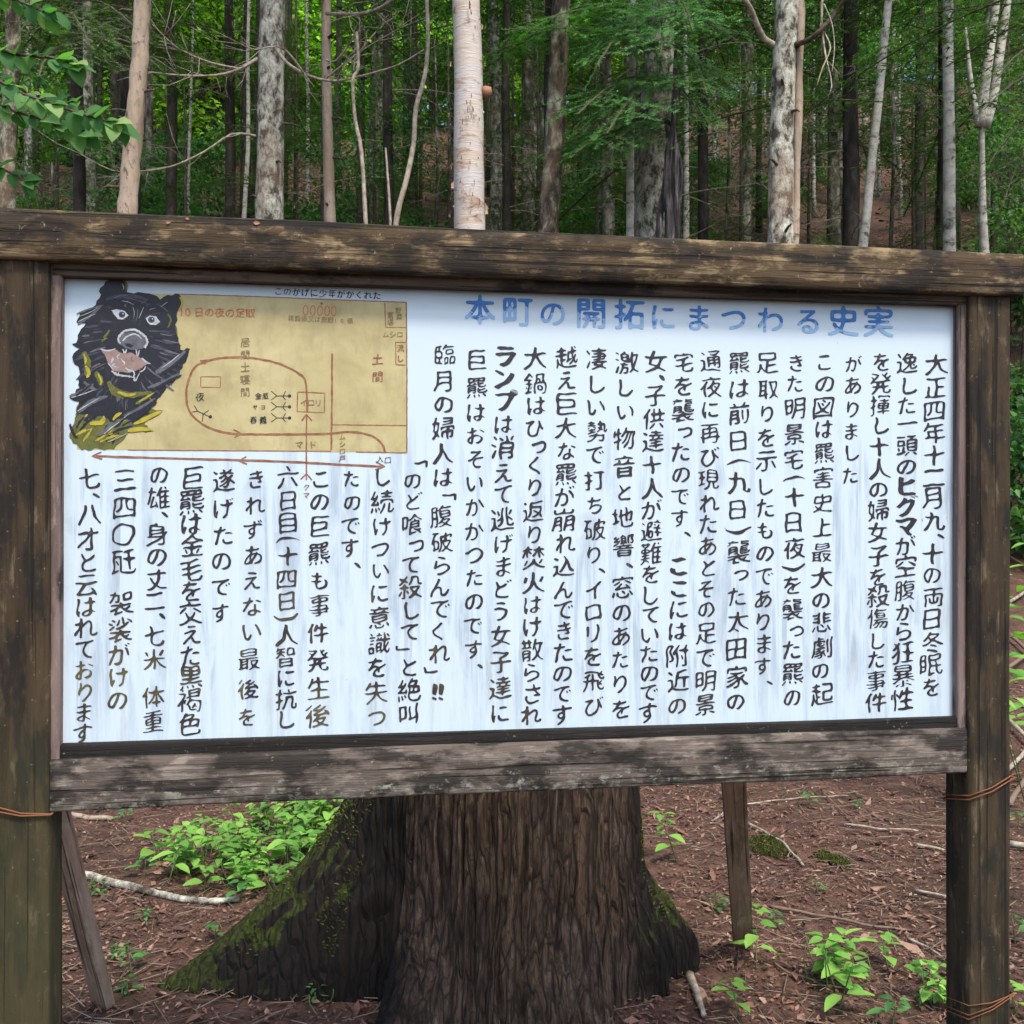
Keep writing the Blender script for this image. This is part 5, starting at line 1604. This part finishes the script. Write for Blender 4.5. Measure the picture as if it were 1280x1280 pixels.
# eyes
for pts_w, pup, hl in (([(318, 232), (345, 226), (385, 236), (404, 258), (378, 278), (350, 276), (335, 258)], (371, 254), (376, 250)), ([(488, 272), (510, 258), (540, 262), (562, 290), (540, 306), (512, 304), (498, 290)], (518, 280), (523, 276))):
    blob(bb, q4(pts_w), nxt(), W_, 0.3, 2, 5)
    x, y = pup
    blob(bb, q4([(x + 17 * math.cos(t), y + 16 * math.sin(t)) for t in np.linspace(0, 6, 14)]), nxt(), BL, 0.1, 2)
    blob(bb, q4([(x + 9 * math.cos(t), y + 9 * math.sin(t)) for t in np.linspace(0, 6, 10)]), nxt(), K, 0.1, 2)
    x, y = hl
    blob(bb, q4([(x + 4 * math.cos(t), y + 4 * math.sin(t)) for t in np.linspace(0, 5.6, 7)]), nxt(), W_)
# muzzle, nose, mouth
blob(bb, q4([(355, 370), (375, 335), (415, 325), (460, 340), (495, 375), (490, 415), (450, 430), (400, 425), (362, 405)]), nxt(), G, 1.0, 3, 8)
ribbon(bb, q4([(362, 400), (352, 375), (375, 342), (415, 328), (455, 338), (488, 365), (497, 395), (485, 420)]), 2.6, nxt(), W_, False, 0.5, True, 3)
ribbon(bb, q4([(375, 385), (400, 360), (440, 352), (470, 375)]), 1.8, nxt(), W_, True, 0.4, True, 4)
blob(bb, q4([(385, 395), (410, 398), (430, 410), (415, 420), (392, 412)]), nxt(), K, 0.5, 3, 6)
ribbon(bb, q4([(380, 350), (420, 338), (455, 350)]), 2.0, nxt(), BL, True, 0.3)
blob(bb, q4([(268, 428), (300, 436), (345, 430), (372, 448), (420, 445), (450, 460), (475, 478), (500, 498), (470, 522), (440, 535), (400, 545), (355, 540), (325, 530), (305, 500), (290, 468)]), nxt(), MO, 0.8, 3, 9)
for i, (w_, pl) in enumerate([(1.8, [(262, 425), (300, 434), (340, 424)]), (1.8, [(375, 425), (385, 445), (395, 425)]), (1.6, [(440, 425), (450, 460), (458, 430)]), (2.2, [(470, 470), (490, 490), (514, 500)]), (2.6, [(318, 535), (350, 555), (400, 562), (440, 570)]), (2.0, [(340, 540), (348, 560), (356, 540)]), (2.0, [(430, 555), (436, 585), (460, 545)]), (1.8, [(460, 540), (480, 530), (490, 510)]), (1.5, [(300, 495), (320, 520), (330, 540)])]):
    ribbon(bb, q4(pl), w_, nxt(), W_, True, 0.4, True, 600 + i)
for i in range(16):
    x, y = rb.uniform(310, 460), rb.uniform(450, 530)
    ribbon(bb, q4([(x, y), (x + rb.uniform(-15, 25), y + rb.uniform(8, 20)), (x + rb.uniform(-15, 30), y + rb.uniform(15, 30))]), rb.uniform(.8, 2.4), nxt(), rb.choice([MO, MO, W_, G]), True, .4, True, 700 + i)
bb.build("bear_painting", BM, panel)

# ------------------------------------------------------------------ dead leaf scraps stuck on the beam
for i, (x, y, s, lab) in enumerate([(210, 279, .007, "pale leaf scrap stuck on the beam, leftmost of the four scraps"), (234, 273, .006, "tiny pale leaf scrap stuck near the beam's upper edge"), (320, 279, .010, "orange leaf scrap stuck on the beam, largest of the four scraps"), (407, 321, .007, "curled reddish leaf scrap at the beam's lower edge")]):
    s_, z_ = bp(x, y, .054)
    q = BO + BU * s_ - BN * .0565 + Vector((0, 0, z_))
    a = grs.uniform(-.4, .4)
    v, f = leaf_shape(np.array([[-s / 2, 0, 0]]), np.array([[math.cos(a), 0, math.sin(a)]]), np.array([[0, -1.0, 0.0]]), np.array([s * 1.3]), np.array([s * .8]))
    tag(mk("dead_leaf", v, f, M['dead_leaf'], None, False, q), lab, "dead leaf", "leaf scraps on the beam")
    COL.objects[-1].rotation_euler = (0, 0, BY)

# ------------------------------------------------------------------ the old stump
SX, SY = -0.02, 3.38
st = tag(empty("tree_stump", (SX, SY, hgt(SX, SY))), "huge old tree stump with deeply furrowed bark and mossy spreading roots behind the board", "tree stump")
def sm(a, b, x):
    t = min(1, max(0, (x - a) / (b - a))); return t * t * (3 - 2 * t)
# angle, reach, angular width, height where it starts, 0 = long concave ridge / 1 = knuckle
ROOTS = [(math.pi * 1.04, 0.68, 0.19, 0.95, 0), (math.pi * 1.12, 0.16, 0.10, 0.5, 0), (math.pi * 1.30, 0.12, 0.25, 0.4, 0), (math.pi * 1.62, 0.07, 0.3, 0.35, 0), (math.pi * 1.985, 0.17, 0.20, 0.40, 1), (math.pi * 1.86, 0.07, 0.14, 0.3, 1), (math.pi * 0.25, 0.4, 0.3, 0.5, 0), (math.pi * 0.72, 0.5, 0.3, 0.6, 0)]
NA, NZ = 520, 150
TOPZ = 1.42
vs = []
for j in range(NZ + 1):
    u = j / NZ
    z = -0.18 + (TOPZ + 0.18) * (u ** 1.25)
    for i in range(NA):
        a = 2 * math.pi * i / NA
        r = 0.405 + 0.05 * math.exp(-max(z, 0) / 0.5)
        for ra, rl, rw, rh, kn in ROOTS:
            da = (a - ra + math.pi) % (2 * math.pi) - math.pi
            if kn: hz = 1 - sm(0.06, rh, z)
            else:
                q = max(0.0, 1 - max(z, 0) / rh); hz = q ** 2.1 if z < rh else 0
            r += rl * math.exp(-(da / (rw * (1.0 + 1.1 * max(0, z)))) ** 2) * hz
        ca, sa = math.cos(a), math.sin(a)
        # long flutes and bark fissures
        r += 0.030 * noise.noise(Vector((ca * 2.6, sa * 2.6, z * 0.5)))
        w_ = 0.05 * noise.noise(Vector((ca * 3, sa * 3, z * 3.0)))
        fz = noise.noise(Vector(((ca + w_) * 9, (sa + w_) * 9, z * 1.1)))
        fz2 = noise.noise(Vector(((ca + w_) * 24, (sa + w_) * 24, z * 2.6 + 9)))
        r += 0.020 * min(1, abs(fz) * 3.2) - 0.016 + 0.010 * min(1, abs(fz2) * 3) + 0.006 * noise.noise(Vector((ca * 30, sa * 30, z * 14)))
        vs.append((r * ca, r * sa, z + (0.05 * noise.noise(Vector((ca * 4, sa * 4, 7))) if j == NZ else 0)))
fs = []
for j in range(NZ):
    for i in range(NA):
        i2 = (i + 1) % NA
        fs.append((j * NA + i, j * NA + i2, (j + 1) * NA + i2, (j + 1) * NA + i))
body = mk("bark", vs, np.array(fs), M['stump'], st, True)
tv = vs[NZ * NA:] + [(0, 0, TOPZ - 0.03)]
mk("cut_top", tv, [(i, (i + 1) % NA, NA) for i in range(NA)], M['dead'], st)
# moss tufts along the upper edges of the roots: too many to count
V_ = np.array(vs)
N_m = 9000
idx = NR.randint(NA, NZ * NA, N_m * 12)
pz = V_[idx]; ang = np.arctan2(pz[:, 1], pz[:, 0]); 
la = (ang > 2.85) | (ang < -2.62); ra_ = np.abs(ang) < 0.30
mn = np.array([noise.noise(Vector(p * 6)) for p in pz])
slope = np.hypot(pz[:, 0], pz[:, 1])
ridge_ = np.abs((ang - math.pi * 1.04 + math.pi) % (2 * math.pi) - math.pi) < 0.30
keep = ((ridge_ & (slope > 0.43) & (mn > 0.02) & (pz[:, 2] > .12)) | (ra_ & (slope > 0.44) & (mn > 0.0) & (pz[:, 2] < 0.85) & (pz[:, 2] > 0.2)))
pz = pz[keep][:N_m]
n = len(pz)
out = np.stack([pz[:, 0], pz[:, 1], np.full(n, 0.35)], 1); out = unit(out * np.array([1, 1, 1]) + NR.randn(n, 3) * 0.35)
sdv = unit(np.cross(out, NR.randn(n, 3)))
h = (0.006 + 0.012 * NR.rand(n))[:, None]
p0 = pz - out * 0.003
tri = np.stack([p0 - sdv * 0.0035, p0 + sdv * 0.0035, p0 + out * h], 1).reshape(-1, 3)
mo_ = mk("moss", tri, np.arange(len(tri)).reshape(-1, 3), M['moss'], st); mo_["kind"] = "stuff"
# ------------------------------------------------------------------ moss cushions on the bare soil
def moss_patch(px, py, rx, ry, lab, seed):
    g = ground_at(px, py)
    e = tag(empty("moss_patch", g), lab, "moss", "moss cushions on the soil")
    r = np.random.RandomState(seed)
    n = 5200
    a = r.rand(n) * 6.283; q = np.sqrt(r.rand(n))
    x, y = q * np.cos(a) * rx, q * np.sin(a) * ry
    k = np.array([noise.noise(Vector((x_ * 14 + seed, y_ * 14, 1))) for x_, y_ in zip(x, y)])
    k = k + 0.6 * np.array([noise.noise(Vector((x_ * 45 + seed, y_ * 45, 1))) for x_, y_ in zip(x, y)])
    ok = (q < 0.66 + 0.6 * k); x, y, q = x[ok], y[ok], q[ok]; n = len(x)
    z = np.array([hgt(g.x + a_, g.y + b_) - g.z for a_, b_ in zip(x, y)]) + 0.014 * np.sqrt(np.maximum(0, 1 - q * q)) * (1 + k[ok])
    p = np.stack([x, y, z], 1)
    o_ = unit(np.array([0, 0, 1.0]) + r.randn(n, 3) * 0.5); s_ = unit(np.cross(o_, r.randn(n, 3)))
    tri = np.stack([p - s_ * .004, p + s_ * .004, p + o_ * (0.006 + 0.009 * r.rand(n, 1))], 1).reshape(-1, 3)
    mk("moss_cushion", tri, np.arange(len(tri)).reshape(-1, 3), M['moss'], e)
moss_patch(958, 1062, 0.13, 0.17, "larger olive moss cushion crossed by a dead stick, right of the stump", 1)
moss_patch(1040, 1077, 0.085, 0.12, "smaller olive moss cushion right of the larger one", 2)

# ------------------------------------------------------------------ fallen sticks
def fallen(pl, ra, rb, mat, lab, lift=0.012):
    pts = [ground_at(x, y) + Vector((0, 0, lift)) for x, y in pl]
    o = pts[0].copy()
    b = Buf(); q = [p - o for p in pts]
    fine = []
    for i in range(len(q) - 1):
        for k in range(5):
            p = q[i].lerp(q[i + 1], k / 5)
            fine.append(p + Vector((noise.noise(p * 9) * .008, noise.noise(p * 9 + Vector((3, 1, 2))) * .012, abs(noise.noise(p * 6)) * .01)))
    fine.append(q[-1])
    rad = [(ra + (rb - ra) * i / (len(fine) - 1)) * (1 + 0.25 * noise.noise(Vector((i * .9, ra * 100, 3)))) for i in range(len(fine))]
    v, f = tube(fine, rad, 7); b.add(v, f)
    tag(b.build("fallen_stick", mat, None, True), lab, "stick", "sticks lying on the ground").location = o
fallen([(98, 1096), (125, 1104), (150, 1111), (190, 1119), (228, 1129), (262, 1131), (300, 1128)], .019, .011, M['lichen'], "long white lichened stick lying beside the left brace")
fallen([(262, 1086), (300, 1079), (330, 1082), (370, 1092), (400, 1078)], .009, .005, M['deadbr'], "pale thin stick lying among the bright green plants")
fallen([(935, 1033), (955, 1043), (976, 1056), (990, 1070), (1004, 1086)], 0.0074, 0.0056, M['deadbr'], "pale stick lying across the larger moss cushion")
fallen([(962, 1137), (1000, 1145), (1040, 1152), (1080, 1161), (1126, 1166)], 0.0068, 0.0043, M['twig'], "long brown stick lying in the middle of the bare soil")
fallen([(890, 1030), (915, 1012), (960, 1005), (1010, 1000), (1060, 998)], 0.0050, 0.0025, M['deadbr'], "thin grey stick lying just below the board's right half")
fallen([(1028, 993), (1045, 1010), (1066, 1032)], 0.0050, 0.0031, M['twig'], "short slanting brown stick above the smaller moss cushion")
fallen([(1055, 1033), (1100, 1040), (1148, 1042)], 0.0062, 0.0037, M['deadbr'], "straight pale stick lying level, left of the right post")
fallen([(1143, 1059), (1180, 1067)], 0.0068, 0.0062, M['deadbr'], "short tan stick end beside the right post")
fallen([(1144, 1117), (1188, 1127)], 0.0062, 0.0050, M['deadbr'], "short pale stick by the middle of the right post")
fallen([(968, 1210), (985, 1222), (1012, 1230)], 0.0043, 0.0025, M['twig'], "thin crooked twig lying above the lower right plants")
fallen([(1135, 1178), (1160, 1190), (1178, 1202)], 0.0062, 0.0037, M['deadbr'], "tan bark strip lying left of the right post's foot")
fallen([(88, 1022), (110, 1026), (140, 1027)], .016, .012, M['dead'], "stubby tan stick under the board's left end")
fallen([(862, 1225), (872, 1250), (880, 1275)], .016, .008, M['deadbr'], "dark root end lying at the right foot of the stump")
for i, (x0_, y0_, x1_, y1_, h) in enumerate([(1262, 1010, 1330, 905, .02), (1255, 905, 1320, 965, .05), (1260, 800, 1330, 860, .05), (1262, 760, 1325, 720, .05), (1258, 850, 1330, 800, .08), (1262, 1060, 1340, 1075, .02), (1260, 700, 1330, 745, .04), (1250, 985, 1300, 930, .05)]):
    fallen([(x0_, y0_), ((x0_ + x1_) / 2, (y0_ + y1_) / 2), (x1_, y1_)], .016, .010, M['deadbr'] if i % 2 else M['twig'], "dead brushwood stick, %s down in the loose heap beyond the right post" % ["sixth", "fifth", "third", "second", "fourth", "lowest", "topmost", "last but one"][i] if False else "dead brushwood stick in the loose heap seen beyond the right post", h)

# ------------------------------------------------------------------ leafy plants on the ground
def plant_mesh(seed, h, pairs, leaf, n_st=1, spread=0.10):
    r = random.Random(seed)
    c, d, nn, ss = [], [], [], []
    sb = Buf()
    for s_ in range(n_st):
        bx, by = r.uniform(-spread, spread), r.uniform(-spread, spread)
        if n_st == 1: bx = by = 0
        lean = Vector((r.uniform(-.3, .3), r.uniform(-.3, .3), 1))
        hh = h * r.uniform(0.6, 1.1)
        pts = [Vector((bx * min(1, t * 2.5), by * min(1, t * 2.5), -0.02)) + lean * hh * t for t in (0, .35, .7, 1)]
        v, f = tube(pts, [.003, .0026, .002, .0014], 5); sb.add(v, f)
        a0 = r.uniform(0, 3.14)
        for k in range(pairs):
            t = 0.25 + 0.75 * (k + 1) / pairs
            p = pts[0] + lean * hh * t
            for m in range(2 if k < pairs - 1 else 4):
                a = a0 + k * 1.57 + m * (math.pi if k < pairs - 1 else math.pi / 2) + r.uniform(-.35, .35)
                q = Vector((math.cos(a), math.sin(a), r.uniform(-.25, .35))).normalized()
                c.append(p + q * 0.012); d.append(q); nn.append((Vector((r.uniform(-.3, .3), r.uniform(-.3, .3), 1)) - q * q.z).normalized())
                ss.append(leaf * r.uniform(0.65, 1.15) * (1.0 if k < pairs - 1 else 0.7))
    sv = np.vstack(sb.v); A = lambda z: np.array([tuple(q) for q in z])
    s_ = np.array(ss)
    v, f = leaf_smooth(A(c), A(d), unit(A(nn)), s_, s_ * 0.55, 5)
    return sv, sb.f, v, f
PL = [plant_mesh(1, 0.16, 3, 0.075), plant_mesh(2, 0.22, 4, 0.085), plant_mesh(3, 0.10, 2, 0.055), plant_mesh(4, 0.20, 3, 0.08, 5, 0.12), plant_mesh(5, 0.06, 2, 0.03, 3, 0.05)]
PLO = {}
def plant(px, py, k, sc_, lab, mat=None, grp="bright green plants on the soil", z=None):
    g = ground_at(px, py)
    if k not in PLO:
        sv, sf, v, f = PL[k]
        e = empty("leafy_plant", g)
        a = mk("stem", sv, sf, M['stem'], e, True); b_ = mk("leaves", v, f, mat or M['leaf' if k in (2, 4) else 'seedling'], e, True)
        PLO[k] = e
    else:
        s_ = PLO[k]; e = s_.copy(); COL.objects.link(e)
        for ch in s_.children:
            c2 = ch.copy(); COL.objects.link(c2); c2.parent = e
        e.location = g
    e.scale = (sc_,) * 3; e.rotation_euler = (0, 0, rng.uniform(0, 6.28))
    tag(e, lab, "plant", grp)
# the bed left of the stump: rows from near to far, each told by its neighbour
BED = [(372, 1128, 3, .8), (335, 1122, 0, 1.0), (300, 1128, 2, 1.1), (255, 1118, 0, .9), (208, 1108, 1, 1.0), (225, 1078, 3, .8), (195, 1082, 0, 1.2), (282, 1102, 1, .9), (318, 1096, 3, .9), (352, 1095, 1, 1.1), (392, 1098, 3, 1.0), (415, 1078, 1, 1.1), (382, 1066, 3, 1.0), (345, 1066, 1, 1.0), (308, 1068, 3, .8), (275, 1066, 0, 1.0), (245, 1050, 0, .9), (330, 1040, 3, 1.0), (370, 1036, 1, 1.0), (405, 1040, 3, 1.1), (430, 1032, 1, 1.1), (395, 1018, 3, 1.0), (350, 1020, 1, .9), (428, 1060, 3, .9), (300, 1044, 1, .8), (410, 1110, 1, 1.0)]
BED += [(238, 1092, 3, .9), (262, 1080, 1, .8), (290, 1084, 3, .9), (360, 1082, 0, 1.1), (400, 1060, 1, 1.0), (330, 1056, 2, 1.1), (372, 1050, 3, 1.0), (415, 1050, 1, 1.0), (310, 1112, 3, .8), (350, 1112, 2, 1.2), (385, 1112, 1, .9), (180, 1096, 2, 1.0), (440, 1016, 3, 1.0), (375, 1012, 3, .9)]
BED.sort(key=lambda q: -q[1])
rown = 0
for i, (x, y, k, s_) in enumerate(BED):
    row = ["nearest", "middle", "farthest"][0 if y > 1094 else (1 if y > 1050 else 2)]
    same = sorted([q[0] for q in BED if (q[1] > 1094) == (y > 1094) and (q[1] > 1050) == (y > 1050)])
    plant(x, y, k, s_, "bright green plant, %s from left in the %s row left of the stump" % (ORD[same.index(x)], row))
for x, y, k, s_, lab in [(165, 1218, 2, 1.0, "small two-leaved seedling right of the left brace's foot"), (160, 1240, 4, 1.0, "tiny seedling just in front of the left brace's foot"), (395, 1250, 4, 1.1, "tiny seedling at the foot of the stump's left root"), (270, 1178, 2, .9, "low seedling on the mossy edge of the left root"), (145, 1200, 4, .9, "sparse tiny seedling on bare soil right of the left brace"), (155, 1030, 2, .9, "small seedling under the board's left end"), (120, 1120, 4, 1.1, "tiny weeds beside the white lichened stick's left end"), (185, 1150, 4, .8, "tiny seedling below the white lichened stick"),
        (848, 1080, 1, .95, "upright plant with pointed leaves between stump and right brace"), (1012, 1010, 2, 1.1, "feathery little plant just below the board's right half"), (1072, 1012, 2, .6, "tiny dark seedling left of the right post, near the board"), (1022, 1120, 2, .7, "tiny seedling in the middle of the bare soil"), (905, 1140, 4, 1.2, "yellowish seedling left of the right brace's foot"), (968, 1160, 2, .7, "little seedling right of the right brace's foot"), (945, 1215, 1, .85, "plant leaning right below the right brace's foot"), (1050, 1235, 3, 1.0, "large fresh green plant in the lower right clearing"), (1045, 1268, 1, .9, "plant at the bottom edge below the large fresh green plant"), (1112, 1215, 0, 1.0, "plant with two broad leaves right of the large fresh green plant"), (925, 1272, 0, .9, "plant at the bottom edge right of the stump's foot"), (1168, 1262, 3, .7, "leafy plant touching the right post near the bottom edge"), (1160, 1228, 2, .8, "small plant left of the right post's foot"), (1115, 1285, 2, 1.1, "plant cut by the bottom edge left of the right post"), (1270, 1180, 2, 1.2, "small plant beyond the right post, near the bottom"), (1272, 1270, 0, .8, "plant at the bottom right corner of the picture"), (1272, 1035, 2, 1.0, "small plant beyond the right post at rail height")]:
    plant(x, y, k, s_, lab)
# tall leafy plants seen past the right post
for i, (px, d, h, lab) in enumerate([(1288, 5.0, 1.3, "tall leafy stem right of the right post, nearest the picture's edge"), (1280, 5.6, 1.1, "tall leafy stem just behind the nearest one at the right edge")]):
    x = (px - 640) / 1280 * d
    sv, sf, v, f = plant_mesh(30 + i, 2.0 if i == 0 else 1.75, 8, 0.14, 2, 0.1)
    e = tag(empty("leafy_plant", (x, d, hgt(x, d))), lab, "plant", "tall leafy stems by the right post")
    mk("stem", sv, sf, M['stem'], e, True); mk("leaves", v, f, M['seedling'], e, True)
